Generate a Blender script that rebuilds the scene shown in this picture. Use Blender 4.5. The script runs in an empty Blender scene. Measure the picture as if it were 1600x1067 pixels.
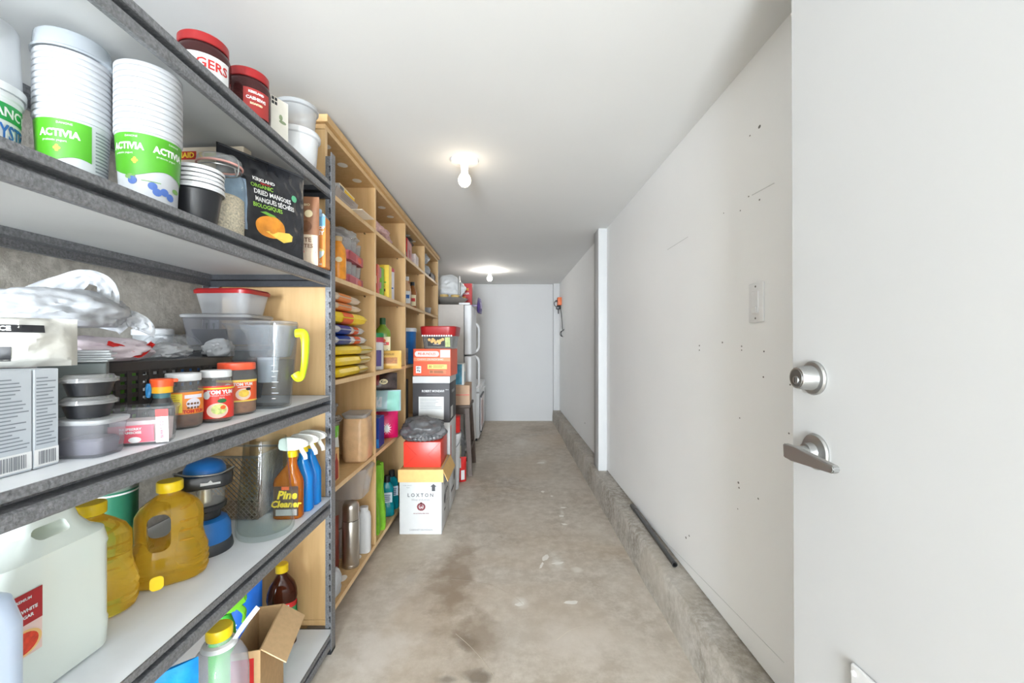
import bpy, bmesh, math, random
from mathutils import Vector, Matrix, noise
R = math.radians
PI = math.pi
S = bpy.context.scene
COL = S.collection
random.seed(5)

# ------------------------------------------------------------------ camera, world, lights, exposure
F, CX, CY, H = 650.0, 793.5, 537.5, 1.13
cam = bpy.data.cameras.new('camera')
cam.sensor_width = 36.0
cam.lens = F / 1600 * 36
cam.shift_x = 6.5 / 1600
cam.shift_y = 4.0 / 1600
cam.clip_start = 0.02
cam_o = bpy.data.objects.new('camera', cam)
cam_o.location = (0, 0, H)
cam_o.rotation_euler = (R(90), 0, 0)
COL.objects.link(cam_o)
S.camera = cam_o

S.view_settings.view_transform = 'Standard'
S.view_settings.look = 'None'
S.view_settings.gamma = 1
S.view_settings.use_curve_mapping = False
S.view_settings.exposure = 0.42

W = bpy.data.worlds.new('daylight')
S.world = W
W.use_nodes = True
W.node_tree.nodes['Background'].inputs[0].default_value = (0.93, 0.97, 1.0, 1)
W.node_tree.nodes['Background'].inputs[1].default_value = 1.0
BULB = 13.0

def area(name, loc, rot, sx, sy, power, col):
    l = bpy.data.lights.new(name, 'AREA')
    l.shape = 'RECTANGLE'; l.size = sx; l.size_y = sy
    l.energy = power; l.color = col
    o = bpy.data.objects.new(name, l)
    o.location = loc; o.rotation_euler = rot
    COL.objects.link(o)
    return o
# wide fill lamp added at the unseen end behind the camera
area('rear_fill', (-0.5, -4.4, 0.85), (R(97), 0, 0), 1.2, 1.5, 470.0, (0.83, 0.915, 1.0))
# weak soft fill added behind the camera to lift the right wall
area('soft_fill', (-0.65, -2.3, 1.15), (R(90), 0, R(-6)), 0.8, 1.4, 3.0, (0.86, 0.93, 1.0))

# ------------------------------------------------------------------ helpers
def lin(c):
    c /= 255.0
    return c / 12.92 if c <= 0.04045 else ((c + 0.055) / 1.055) ** 2.4
def C(r, g, b):
    return (lin(r), lin(g), lin(b), 1)

def at(px, Y):                       # photograph column at depth Y -> x
    return (px - CX) * Y / F
def zat(py, Y):                      # photograph row at depth Y -> z
    return H - (py - CY) * Y / F
def face(x, y):                      # turn local -Y towards the camera
    return math.atan2(-x, y)

_M = {}
def mat(name, col, rough=0.5, metal=0.0, var=0.05, scale=25.0, bump=0.0, bscale=None, spec=0.5, emit=0.0, sub=0.0, detail=3):
    if name in _M: return _M[name]
    m = bpy.data.materials.new(name); m.use_nodes = True
    nt = m.node_tree; b = nt.nodes['Principled BSDF']
    tc = nt.nodes.new('ShaderNodeTexCoord')
    n = nt.nodes.new('ShaderNodeTexNoise'); n.inputs['Scale'].default_value = scale; n.inputs['Detail'].default_value = detail
    nt.links.new(tc.outputs['Object'], n.inputs['Vector'])
    r = nt.nodes.new('ShaderNodeValToRGB')
    r.color_ramp.elements[0].position = 0.3; r.color_ramp.elements[1].position = 0.7
    r.color_ramp.elements[0].color = tuple(max(0, c * (1 - var)) for c in col[:3]) + (1,)
    r.color_ramp.elements[1].color = tuple(min(1, c * (1 + var)) for c in col[:3]) + (1,)
    nt.links.new(n.outputs['Fac'], r.inputs['Fac'])
    nt.links.new(r.outputs['Color'], b.inputs['Base Color'])
    b.inputs['Roughness'].default_value = rough
    b.inputs['Metallic'].default_value = metal
    b.inputs['Specular IOR Level'].default_value = spec
    if sub:
        b.inputs['Subsurface Weight'].default_value = sub
        b.inputs['Subsurface Radius'].default_value = (0.02, 0.02, 0.02)
    if emit:
        b.inputs['Emission Color'].default_value = col
        b.inputs['Emission Strength'].default_value = emit
    if bump:
        bn = nt.nodes.new('ShaderNodeTexNoise'); bn.inputs['Scale'].default_value = bscale or scale * 4; bn.inputs['Detail'].default_value = 4
        nt.links.new(tc.outputs['Object'], bn.inputs['Vector'])
        bp = nt.nodes.new('ShaderNodeBump'); bp.inputs['Strength'].default_value = bump; bp.inputs['Distance'].default_value = 0.004
        nt.links.new(bn.outputs['Fac'], bp.inputs['Height'])
        nt.links.new(bp.outputs['Normal'], b.inputs['Normal'])
    _M[name] = m
    return m

def clear(name, tint, fac=0.12, rough=0.08, body=None, ior=1.45):
    """thin see-through plastic or glass: tinted transparency under a fresnel coat"""
    if name in _M: return _M[name]
    m = bpy.data.materials.new(name); m.use_nodes = True
    nt = m.node_tree; b = nt.nodes['Principled BSDF']
    b.inputs['Base Color'].default_value = body or (0.8, 0.8, 0.8, 1)
    b.inputs['Roughness'].default_value = rough
    t = nt.nodes.new('ShaderNodeBsdfTransparent'); t.inputs[0].default_value = tint
    b.inputs['Specular IOR Level'].default_value = 0.2
    mx = nt.nodes.new('ShaderNodeMixShader'); mx.inputs[0].default_value = fac
    nt.links.new(t.outputs[0], mx.inputs[1]); nt.links.new(b.outputs[0], mx.inputs[2])
    lw = nt.nodes.new('ShaderNodeLayerWeight'); lw.inputs['Blend'].default_value = 0.5
    pw = nt.nodes.new('ShaderNodeMath'); pw.operation = 'POWER'; pw.inputs[1].default_value = 5.0
    nt.links.new(lw.outputs['Facing'], pw.inputs[0])
    mp = nt.nodes.new('ShaderNodeMapRange'); mp.inputs['To Min'].default_value = 0.014; mp.inputs['To Max'].default_value = 0.42
    nt.links.new(pw.outputs[0], mp.inputs['Value'])
    tm = nt.nodes.new('ShaderNodeMix'); tm.data_type = 'RGBA'      # longer path through the wall at grazing angles
    tm.inputs[6].default_value = tint; tm.inputs[7].default_value = tuple(x * x * .7 for x in tint[:3]) + (1,)
    nt.links.new(pw.outputs[0], tm.inputs[0]); nt.links.new(tm.outputs[2], t.inputs[0])
    gl = nt.nodes.new('ShaderNodeBsdfGlossy'); gl.inputs['Roughness'].default_value = rough; gl.inputs['Color'].default_value = (.95, .95, .95, 1)
    m2 = nt.nodes.new('ShaderNodeMixShader')
    nt.links.new(mp.outputs[0], m2.inputs[0]); nt.links.new(mx.outputs[0], m2.inputs[1]); nt.links.new(gl.outputs[0], m2.inputs[2])
    nt.links.new(m2.outputs[0], nt.nodes['Material Output'].inputs[0])
    _M[name] = m
    return m

def tag(o, label=None, cat=None, group=None, kind=None):
    if label: o['label'] = label
    if cat: o['category'] = cat
    if group: o['group'] = group
    if kind: o['kind'] = kind
    return o

def obj(name, bm, m, parent=None, smooth=True, ang=35, label=None, kind=None, loc=None, rot=None):
    bmesh.ops.recalc_face_normals(bm, faces=bm.faces[:])
    me = bpy.data.meshes.new(name); bm.to_mesh(me); bm.free()
    if m: me.materials.append(m)
    if smooth:
        me.polygons.foreach_set('use_smooth', [True] * len(me.polygons))
        try: me.set_sharp_from_angle(angle=R(ang))
        except Exception: pass
    o = bpy.data.objects.new(name, me); COL.objects.link(o)
    if parent: o.parent = parent
    if loc: o.location = loc
    if rot: o.rotation_euler = rot
    if label: o['label'] = label
    if kind: o['kind'] = kind
    return o

def thing(name, label, cat, loc=(0, 0, 0), rz=0.0, group=None):
    o = bpy.data.objects.new(name, None); o.empty_display_size = 0.02
    COL.objects.link(o); o.location = loc; o.rotation_euler = (0, 0, rz)
    return tag(o, label, cat, group)

def struct(name, bm, m, parent=None, **k):
    o = obj(name, bm, m, parent, **k)
    o['kind'] = 'structure'
    return o

def dup(root, loc, rz, label, group=None):
    r = root.copy(); COL.objects.link(r); r.location = loc; r.rotation_euler = (0, 0, rz); r['label'] = label
    if group: r['group'] = group
    for ch in list(root.children):
        c = ch.copy(); COL.objects.link(c); c.parent = r
        for g in list(ch.children):
            d = g.copy(); COL.objects.link(d); d.parent = c
    return r

def B(): return bmesh.new()

def box(bm, x0, x1, y0, y1, z0, z1, bev=0.0, seg=2):
    r = bmesh.ops.create_cube(bm, size=1.0)
    vs = r['verts']
    for v in vs:
        v.co = Vector(((x0 + x1) / 2 + v.co.x * (x1 - x0), (y0 + y1) / 2 + v.co.y * (y1 - y0), (z0 + z1) / 2 + v.co.z * (z1 - z0)))
    if bev:
        es = list({e for v in vs for e in v.link_edges})
        bmesh.ops.bevel(bm, geom=es, offset=bev, segments=seg, affect='EDGES', profile=0.5, clamp_overlap=True)
    return bm

def lathe(bm, prof, seg=32, cx=0, cy=0, sx=1.0, sy=1.0):
    rings = []
    for r, z in prof:
        if r < 1e-6: rings.append([bm.verts.new((cx, cy, z))])
        else: rings.append([bm.verts.new((cx + sx * r * math.cos(2 * PI * i / seg), cy + sy * r * math.sin(2 * PI * i / seg), z)) for i in range(seg)])
    for a, b in zip(rings, rings[1:]):
        for i in range(seg):
            j = (i + 1) % seg
            if len(a) == 1 and len(b) == 1: continue
            if len(a) == 1: bm.faces.new((a[0], b[j], b[i]))
            elif len(b) == 1: bm.faces.new((a[i], a[j], b[0]))
            else: bm.faces.new((a[i], a[j], b[j], b[i]))
    return bm

def rrect(w, d, r, n=5):
    r = min(r, w / 2 - 1e-4, d / 2 - 1e-4); pts = []
    for k, (sx, sy) in enumerate(((1, 1), (-1, 1), (-1, -1), (1, -1))):
        for i in range(n + 1):
            a = R(90 * k + 90 * i / n)
            pts.append((sx * (w / 2 - r) + r * math.cos(a), sy * (d / 2 - r) + r * math.sin(a)))
    return pts

def loft(bm, secs, n=5, cap0=True, cap1=True):
    """secs: (z, w, d, r, cx, cy) rounded rectangles joined bottom to top"""
    rings = []
    for s in secs:
        z, w, d, r = s[:4]; cx = s[4] if len(s) > 4 else 0; cy = s[5] if len(s) > 5 else 0
        rings.append([bm.verts.new((cx + x, cy + y, z)) for x, y in rrect(w, d, r, n)])
    N = len(rings[0])
    for a, b in zip(rings, rings[1:]):
        for i in range(N):
            j = (i + 1) % N
            bm.faces.new((a[i], a[j], b[j], b[i]))
    if cap0: bm.faces.new(rings[0][::-1])
    if cap1: bm.faces.new(rings[-1])
    return bm

def prism(bm, pts, axis, a0, a1):
    """closed 2-D outline extruded along an axis ('x','y','z')"""
    def P(u, v, t):
        return {'x': (t, u, v), 'y': (u, t, v), 'z': (u, v, t)}[axis]
    A = [bm.verts.new(P(u, v, a0)) for u, v in pts]; D = [bm.verts.new(P(u, v, a1)) for u, v in pts]
    n = len(pts)
    for i in range(n):
        j = (i + 1) % n
        bm.faces.new((A[i], A[j], D[j], D[i]))
    bm.faces.new(A[::-1]); bm.faces.new(D)
    return bm

def tube(bm, pts, rad, seg=10, caps=True):
    pts = [Vector(p) for p in pts]; rings = []
    n = len(pts)
    up = Vector((0.13, 0.31, 0.94)).normalized()
    for i, p in enumerate(pts):
        t = (pts[min(i + 1, n - 1)] - pts[max(i - 1, 0)]).normalized()
        a = t.cross(up)
        if a.length < 1e-3: a = t.cross(Vector((1, 0, 0)))
        a.normalize(); b = a.cross(t).normalized()
        r = rad[i] if isinstance(rad, list) else rad
        ra, rb = r if isinstance(r, tuple) else (r, r)
        rings.append([bm.verts.new(p + a * (ra * math.cos(2 * PI * k / seg)) + b * (rb * math.sin(2 * PI * k / seg))) for k in range(seg)])
    for A, D in zip(rings, rings[1:]):
        for k in range(seg):
            j = (k + 1) % seg
            bm.faces.new((A[k], A[j], D[j], D[k]))
    if caps:
        bm.faces.new(rings[0][::-1]); bm.faces.new(rings[-1])
    return bm

def smooth_path(pts, n=6):
    out = []; P = [Vector(p) for p in pts]
    for i in range(len(P) - 1):
        p0 = P[max(i - 1, 0)]; p1 = P[i]; p2 = P[i + 1]; p3 = P[min(i + 2, len(P) - 1)]
        for k in range(n):
            t = k / n
            out.append(0.5 * ((2 * p1) + (p2 - p0) * t + (2 * p0 - 5 * p1 + 4 * p2 - p3) * t * t + (3 * p1 - p0 - 3 * p2 + p3) * t ** 3))
    out.append(P[-1]); return out

def grid(bm, f, u0, u1, v0, v1, nu=8, nv=8):
    V = [[bm.verts.new(f(u0 + (u1 - u0) * i / nu, v0 + (v1 - v0) * j / nv)) for i in range(nu + 1)] for j in range(nv + 1)]
    for j in range(nv):
        for i in range(nu):
            bm.faces.new((V[j][i], V[j][i + 1], V[j + 1][i + 1], V[j + 1][i]))
    return bm

def ellipse(bm, f, u, v, ru, rv, n=20, a0=0, a1=360):
    c = bm.verts.new(f(u, v)); ring = []
    full = abs(a1 - a0) >= 360
    m = n if full else n + 1
    steps = (1.0,) if max(ru, rv) < .011 else (.33, .67, 1.0)
    prev = None
    for s in steps:
        ring = []
        for i in range(m):
            a = R(a0 + (a1 - a0) * i / n)
            ring.append(bm.verts.new(f(u + s * ru * math.cos(a), v + s * rv * math.sin(a))))
        for i in range(n):
            j = (i + 1) % m
            if prev: bm.faces.new((prev[i], ring[i], ring[j], prev[j]))
            else: bm.faces.new((c, ring[i], ring[j]))
        prev = ring
    return bm

def poly(bm, f, pts):
    bm.faces.new([bm.verts.new(f(u, v)) for u, v in pts]); return bm

def cyl(r, off=0.0006, z=0.0, taper=None, cx=0, cy=0):
    """map (u along the wall from the camera-facing line, v height) onto an upright cylinder"""
    def f(u, v):
        rr = (taper(v) if taper else r) + off
        a = u / rr
        return Vector((cx + rr * math.sin(a), cy - rr * math.cos(a), z + v))
    return f
def plane_f(y, off=0.0006, x=0, z=0):        # front of a box, facing -Y
    return lambda u, v: Vector((x + u, y - off, z + v))
def plane_r(xr, off=0.0006, y=0, z=0):       # right side of a box, facing +X; u runs away from the camera
    return lambda u, v: Vector((xr + off, y + u, z + v))
def plane_t(zt, off=0.0006):
    return lambda u, v: Vector((u, v, zt + off))

def text(name, s, size, m, parent, f, u=0, v=0, bold=0.0, shear=0.0, sx=1.0, align='CENTER', rot=0.0, off=0.0003):
    cu = bpy.data.curves.new('t', 'FONT'); cu.body = s; cu.size = size; cu.align_x = align; cu.align_y = 'CENTER'
    cu.resolution_u = 2; cu.offset = bold; cu.shear = shear
    t = bpy.data.objects.new('t', cu)
    me = bpy.data.meshes.new_from_object(t)
    bpy.data.objects.remove(t); bpy.data.curves.remove(cu)
    bm = B(); bm.from_mesh(me); bpy.data.meshes.remove(me)
    long = [e for e in bm.edges if e.calc_length() > size * 0.35]
    if long: bmesh.ops.subdivide_edges(bm, edges=long, cuts=2)
    bmesh.ops.triangulate(bm, faces=bm.faces[:])
    ca, sa = math.cos(rot), math.sin(rot)
    for vt in bm.verts:
        x, y = vt.co.x * sx, vt.co.y
        p = f(u + x * ca - y * sa, v + x * sa + y * ca)
        q = f(u, v)
        vt.co = p
    me = bpy.data.meshes.new(name); bm.to_mesh(me); bm.free(); me.materials.append(m)
    # lift off the print below it
    o = bpy.data.objects.new(name, me); COL.objects.link(o); o.parent = parent
    return o

def lift(f, d):
    """the same map pushed outward by d (from its own normal)"""
    def g(u, v):
        e = 0.0005
        p = f(u, v); n = (f(u + e, v) - p).cross(f(u, v + e) - p)
        return p + n.normalized() * d
    return g

def lines(name, parent, f, u0, u1, v0, v1, n, m, fill=0.55, ragged=0.4, seed=1):
    """small print: rows of thin bars, one joined part"""
    rnd = random.Random(seed); bm = B(); step = (v1 - v0) / n
    for i in range(n):
        v = v1 - step * (i + 0.5)
        e = u0 + (u1 - u0) * (1 - ragged * rnd.random())
        grid(bm, f, u0, e, v - step * fill / 2, v + step * fill / 2, 4, 1)
    return obj(name, bm, m, parent, smooth=False, kind='stuff')

def pillow(w, h, d, seed=0, wr=0.003, top=0.0, bot=0.35, p=2.2, lean=0.0):
    """front surface of a soft pouch; u,v in metres from its bottom middle. side=+1 front, -1 back"""
    def f(u, v, side=1):
        a = min(1, abs(u) / (w / 2)); t = min(1, max(0, v / h))
        prof = (1 - a ** p) ** 0.55 if a < 1 else 0
        tv = (1 - max(0, (t - 0.45) / 0.55) ** 1.6 * (1 - top))
        bv = min(1, bot + (1 - bot) * t / 0.16)
        n = noise.noise(Vector((u * 22 + seed, v * 22, seed * 1.7 + side))) * wr + noise.noise(Vector((u * 60 + seed, v * 45, side + 3))) * wr * 0.5
        edge = min(1, (1 - a) * 6)
        return Vector((u, -side * (d / 2 * prof * tv * bv) + n * edge * (1 if t < 0.97 else 0.2) + lean * v, v))
    return f

def pouch_bm(bm, f, w, h, nu=20, nv=24):
    rows = []
    for j in range(nv + 1):
        v = h * j / nv
        fr = [bm.verts.new(f(-w / 2 + w * i / nu, v, 1)) for i in range(nu + 1)]
        bk = [fr[0]] + [bm.verts.new(f(-w / 2 + w * i / nu, v, -1) + Vector((0, 0.0006, 0))) for i in range(1, nu)] + [fr[-1]]
        rows.append((fr, bk))
    for (a, b), (c, d) in zip(rows, rows[1:]):
        for i in range(nu):
            bm.faces.new((a[i], a[i + 1], c[i + 1], c[i]))
            bm.faces.new((b[i + 1], b[i], d[i], d[i + 1]))
    for fr, bk in (rows[0], rows[-1]):
        for i in range(nu):
            q = [fr[i], fr[i + 1], bk[i + 1], bk[i]]
            q = [x for k, x in enumerate(q) if x not in q[:k]]
            if len(q) > 2: bm.faces.new(q)
    return bm

def blob(bm, c, s, seed=0, amp=0.25, freq=2.2, sub=4, flat=None, sharp=True):
    r = bmesh.ops.create_icosphere(bm, subdivisions=sub, radius=1.0)
    for v in r['verts']:
        p = v.co.copy()
        q = p * freq + Vector((seed * 3.1, seed, -seed))
        n = noise.noise(q) * 0.6
        if sharp:
            n += (0.5 - abs(noise.noise(q * 1.9))) * 0.55 + (0.3 - abs(noise.noise(q * 4.3))) * 0.25
        p *= 1 + amp * n
        v.co = Vector((c[0] + p.x * s[0], c[1] + p.y * s[1], c[2] + p.z * s[2]))
        if flat is not None and v.co.z < flat: v.co.z = flat + (v.co.z - flat) * 0.02
    return bm

def rot_bm(bm, M):
    bmesh.ops.transform(bm, matrix=M, verts=bm.verts[:]); return bm

def boolean_cut(o, cutter_bm):
    me = bpy.data.meshes.new('cut'); bmesh.ops.recalc_face_normals(cutter_bm, faces=cutter_bm.faces[:]); cutter_bm.to_mesh(me); cutter_bm.free()
    c = bpy.data.objects.new('cut', me); COL.objects.link(c)
    c.parent = o.parent
    md = o.modifiers.new('cut', 'BOOLEAN'); md.object = c; md.operation = 'DIFFERENCE'; md.solver = 'EXACT'
    bpy.context.view_layer.update()
    dg = bpy.context.evaluated_depsgraph_get()
    new = bpy.data.meshes.new_from_object(o.evaluated_get(dg))
    o.modifiers.clear(); old = o.data; o.data = new
    new.name = o.name
    bpy.data.objects.remove(c); bpy.data.meshes.remove(me); bpy.data.meshes.remove(old)
    new.polygons.foreach_set('use_smooth', [True] * len(new.polygons))
    try: new.set_sharp_from_angle(angle=R(35))
    except Exception: pass

# ------------------------------------------------------------------ common materials
WHITE = mat('white_plastic', C(216, 217, 218), 0.4, var=0.02)
BRIGHT = mat('bright_white_plastic', C(232, 232, 232), 0.4, var=0.01)
WHITEP = mat('white_print', C(228, 228, 227), 0.55, var=0.02)
BLACKP = mat('black_print', C(34, 34, 36), 0.5, var=0.1)
GREYP = mat('grey_print', C(120, 124, 130), 0.6, var=0.05)
REDP = mat('red_print', C(205, 40, 36), 0.45, var=0.06)
ORANGEP = mat('orange_print', C(235, 100, 45), 0.5, var=0.06)
YELLOWP = mat('yellow_print', C(244, 205, 50), 0.5, var=0.06)
GREENP = mat('green_print', C(70, 165, 50), 0.5, var=0.08)
BLUEP = mat('blue_print', C(30, 95, 170), 0.5, var=0.08)
CREAMP = mat('cream_print', C(238, 222, 180), 0.55, var=0.05)
BROWNP = mat('brown_print', C(120, 78, 50), 0.6, var=0.1)
REDLID = mat('red_lid_plastic', C(160, 30, 32), 0.35, var=0.04)
YELLOWCAP = mat('yellow_cap_plastic', C(242, 205, 20), 0.35, var=0.04)
BLACKPL = mat('black_plastic', C(34, 35, 38), 0.35, var=0.1)
KRAFT = mat('kraft_board', C(200, 165, 120), 0.85, var=0.06, scale=60)
CLEAR = clear('clear_plastic', (0.93, 0.94, 0.95, 1), 0.10, 0.15)
FROST = clear('frosted_plastic', (0.85, 0.86, 0.87, 1), 0.42, 0.35, body=C(225, 227, 228))
GLASS = clear('glass', (0.955, 0.98, 0.975, 1), 0.0, 0.01)
FILM = mat('white_bag_film', C(182, 184, 187), 0.3, var=0.07, bump=0.6, bscale=35)
# ------------------------------------------------------------------ setting
def concrete(name, base, dark, lightc, scale, spots=(), bump=0.25, rough=0.75, warm=None):
    m = bpy.data.materials.new(name); m.use_nodes = True
    nt = m.node_tree; b = nt.nodes['Principled BSDF']; L = nt.links.new
    tc = nt.nodes.new('ShaderNodeTexCoord')
    def nz(sc, det=6, rg=0.6, dist=0.0):
        n = nt.nodes.new('ShaderNodeTexNoise'); n.inputs['Scale'].default_value = sc; n.inputs['Detail'].default_value = det
        n.inputs['Roughness'].default_value = rg; n.inputs['Distortion'].default_value = dist
        L(tc.outputs['Object'], n.inputs['Vector']); return n
    def ramp(n, p0, p1, c0, c1):
        r = nt.nodes.new('ShaderNodeValToRGB'); e = r.color_ramp.elements
        e[0].position = p0; e[1].position = p1; e[0].color = c0; e[1].color = c1
        L(n.outputs['Fac'], r.inputs['Fac']); return r
    def mix(fac, a, c, mode='MIX'):
        x = nt.nodes.new('ShaderNodeMix'); x.data_type = 'RGBA'; x.blend_type = mode
        if isinstance(fac, float): x.inputs[0].default_value = fac
        else: L(fac, x.inputs[0])
        for k, s in ((6, a), (7, c)):
            if isinstance(s, tuple): x.inputs[k].default_value = s
            else: L(s, x.inputs[k])
        return x.outputs[2]
    big = ramp(nz(scale, 5, 0.6, 0.4), 0.35, 0.68, dark, base)
    fine = ramp(nz(scale * 9, 6, 0.7), 0.42, 0.75, (0, 0, 0, 1), (1, 1, 1, 1))
    col = mix(fine.outputs['Color'], big.outputs['Color'], lightc)
    pit = ramp(nz(scale * 40, 3, 0.6), 0.27, 0.36, (1, 1, 1, 1), (0, 0, 0, 1))
    pf = nt.nodes.new('ShaderNodeMath'); pf.operation = 'MULTIPLY'; pf.inputs[1].default_value = 0.45
    L(pit.outputs['Color'], pf.inputs[0])
    col = mix(pf.outputs[0], col, dark)
    if warm:
        wr = ramp(nz(scale * 0.7, 4, 0.5, 0.8), 0.45, 0.7, (0, 0, 0, 1), (0.6, 0.6, 0.6, 1))
        col = mix(wr.outputs['Color'], col, warm)
    if spots:
        wob = nz(9.0, 4, 0.6)
        for (sx, sy, rx, ry, c, s) in spots:
            sub = nt.nodes.new('ShaderNodeVectorMath'); sub.operation = 'SUBTRACT'; sub.inputs[1].default_value = (sx, sy, 0)
            L(tc.outputs['Object'], sub.inputs[0])
            ml = nt.nodes.new('ShaderNodeVectorMath'); ml.operation = 'MULTIPLY'; ml.inputs[1].default_value = (1 / rx, 1 / ry, 0)
            L(sub.outputs[0], ml.inputs[0])
            ln = nt.nodes.new('ShaderNodeVectorMath'); ln.operation = 'LENGTH'; L(ml.outputs[0], ln.inputs[0])
            ad = nt.nodes.new('ShaderNodeMath'); ad.operation = 'ADD'; L(ln.outputs['Value'], ad.inputs[0])
            w2 = nt.nodes.new('ShaderNodeMath'); w2.operation = 'MULTIPLY_ADD'; w2.inputs[1].default_value = 2.4; w2.inputs[2].default_value = -1.2
            L(wob.outputs['Fac'], w2.inputs[0]); L(w2.outputs[0], ad.inputs[1])
            mr = nt.nodes.new('ShaderNodeMapRange'); mr.inputs['From Min'].default_value = 1.1; mr.inputs['From Max'].default_value = 0.35
            mr.inputs['To Min'].default_value = 0; mr.inputs['To Max'].default_value = s
            L(ad.outputs[0], mr.inputs['Value'])
            col = mix(mr.outputs[0], col, c)
    L(col, b.inputs['Base Color'])
    b.inputs['Roughness'].default_value = rough
    bp = nt.nodes.new('ShaderNodeBump'); bp.inputs['Strength'].default_value = bump; bp.inputs['Distance'].default_value = 0.006
    hn = nz(scale * 25, 6, 0.7); L(hn.outputs['Fac'], bp.inputs['Height']); L(bp.outputs['Normal'], b.inputs['Normal'])
    return m

WX, CEIL, BACK, LEFT, FRONT = 0.753, 2.01, 6.12, -1.14, -4.5
dk, lt = C(118, 106, 92), C(226, 222, 212)
def fl(px, py):
    Y = F * H / (py - CY); return ((px - CX) * Y / F, Y)
sp = []
for (px, py, rx, ry, c, s) in ((732, 1004, .05, .06, C(88, 80, 70), .8), (748, 1058, .05, .045, C(92, 84, 74), .75), (870, 878, .05, .09, lt, .8),
                               (815, 942, .035, .05, C(232, 228, 220), .7), (878, 800, .02, .05, lt, .7), (902, 890, .03, .03, lt, .6), (812, 690, .10, .16, lt, .4),
                               (850, 722, .05, .10, lt, .5), (700, 1062, .04, .02, C(110, 100, 88), .6), (690, 920, .12, .16, C(150, 132, 112), .5), (840, 670, .22, .28, C(140, 126, 108), .45),
                               (790, 990, .12, .12, C(196, 188, 176), .5), (880, 970, .25, .2, C(182, 168, 150), .5), (640, 905, .03, .05, C(196, 190, 180), .5), (715, 900, .11, .42, C(150, 132, 112), .75), (745, 1000, .10, .20, C(148, 131, 112), .7), (690, 780, .10, .5, C(158, 142, 122), .55), (600, 1020, .13, .14, C(222, 214, 204), .6), (900, 1000, .14, .14, C(214, 204, 192), .6), (760, 730, .16, .5, C(160, 146, 128), .5), (1000, 1020, .1, .2, C(206, 196, 182), .5)):
    x, y = fl(px, py); sp.append((x, y, rx, ry, c, s))
FLOORM = concrete('floor_concrete', C(204, 194, 180), C(172, 160, 144), C(216, 208, 196), 1.7, sp, 0.15, 0.62, warm=C(194, 174, 148))
CURBM = concrete('curb_concrete', C(190, 184, 174), C(140, 132, 120), C(208, 204, 196), 4.0, (), 0.22, 0.85, warm=C(178, 168, 152))
WALLC = concrete('left_wall_concrete', C(196, 190, 179), C(160, 154, 144), C(212, 207, 197), 3.5, (), 0.5, 0.9)
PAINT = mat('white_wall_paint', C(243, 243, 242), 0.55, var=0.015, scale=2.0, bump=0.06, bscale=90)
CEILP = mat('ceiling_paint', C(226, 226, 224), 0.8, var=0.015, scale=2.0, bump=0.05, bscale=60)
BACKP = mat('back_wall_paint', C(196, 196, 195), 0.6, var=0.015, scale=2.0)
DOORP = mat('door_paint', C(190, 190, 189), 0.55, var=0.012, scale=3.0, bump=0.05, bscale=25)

floor_o = struct('floor', box(B(), LEFT - .1, WX + .1, FRONT, BACK + .1, -.1, 0), FLOORM, smooth=False)
struct('ceiling', box(B(), LEFT - .1, WX + .1, FRONT, BACK + .1, CEIL, CEIL + .1), CEILP, smooth=False)
struct('wall_left', box(B(), LEFT - .1, LEFT, FRONT, BACK + .1, 0, CEIL), WALLC, smooth=False)
bm = box(B(), WX, WX + .1, FRONT, BACK + .1, .175, CEIL); box(bm, WX + .008, WX + .1, FRONT, BACK + .1, 0, .175)
wr = struct('wall_right', bm, PAINT, smooth=False)
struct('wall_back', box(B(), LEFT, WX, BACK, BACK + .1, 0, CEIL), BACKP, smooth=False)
# scratches and paint marks worn into the slab
PAINTM = mat('floor_paint_mark', C(232, 228, 220), 0.7, var=.05)
for pts in (((705, 905), (740, 908), (775, 917), (803, 932), (818, 945)), ((712, 990), (735, 1010), (755, 1032), (772, 1055)), ((870, 1000), (890, 985), (910, 978))):
    bm = B(); pp = [Vector((*fl(*p), .0001)) for p in pts]; tube(bm, smooth_path(pp, 5), (.0022, .0003), 6); obj('scratch_mark', bm, mat('scratch_pale', C(214, 204, 188), 0.7), floor_o, kind='structure')
for (px, py, rx, ry, rz) in ((852, 871, .014, .035, -.5), (846, 884, .008, .03, -.3), (872, 880, .03, .012, .2), (880, 793, .02, .012, 0), (877, 806, .016, .014, .4), (882, 819, .018, .012, -.3), (848, 768, .012, .02, 0), (846, 723, .04, .02, .2), (893, 941, .03, .014, .1), (862, 775, .01, .012, 0), (812, 944, .02, .012, .4)):
    x, y = fl(px, py); bm = B(); vs = []
    for i in range(16):
        q = 2 * PI * i / 16; k = 1 + .55 * noise.noise(Vector((math.cos(q) * 1.6 + px, math.sin(q) * 1.6, py)))
        u, v = rx * k * math.cos(q), ry * k * math.sin(q)
        vs.append(bm.verts.new((x + u * math.cos(rz) - v * math.sin(rz), y + u * math.sin(rz) + v * math.cos(rz), .0004)))
    bm.faces.new(vs); obj('paint_mark', bm, PAINTM, floor_o, smooth=False, kind='structure')
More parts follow.
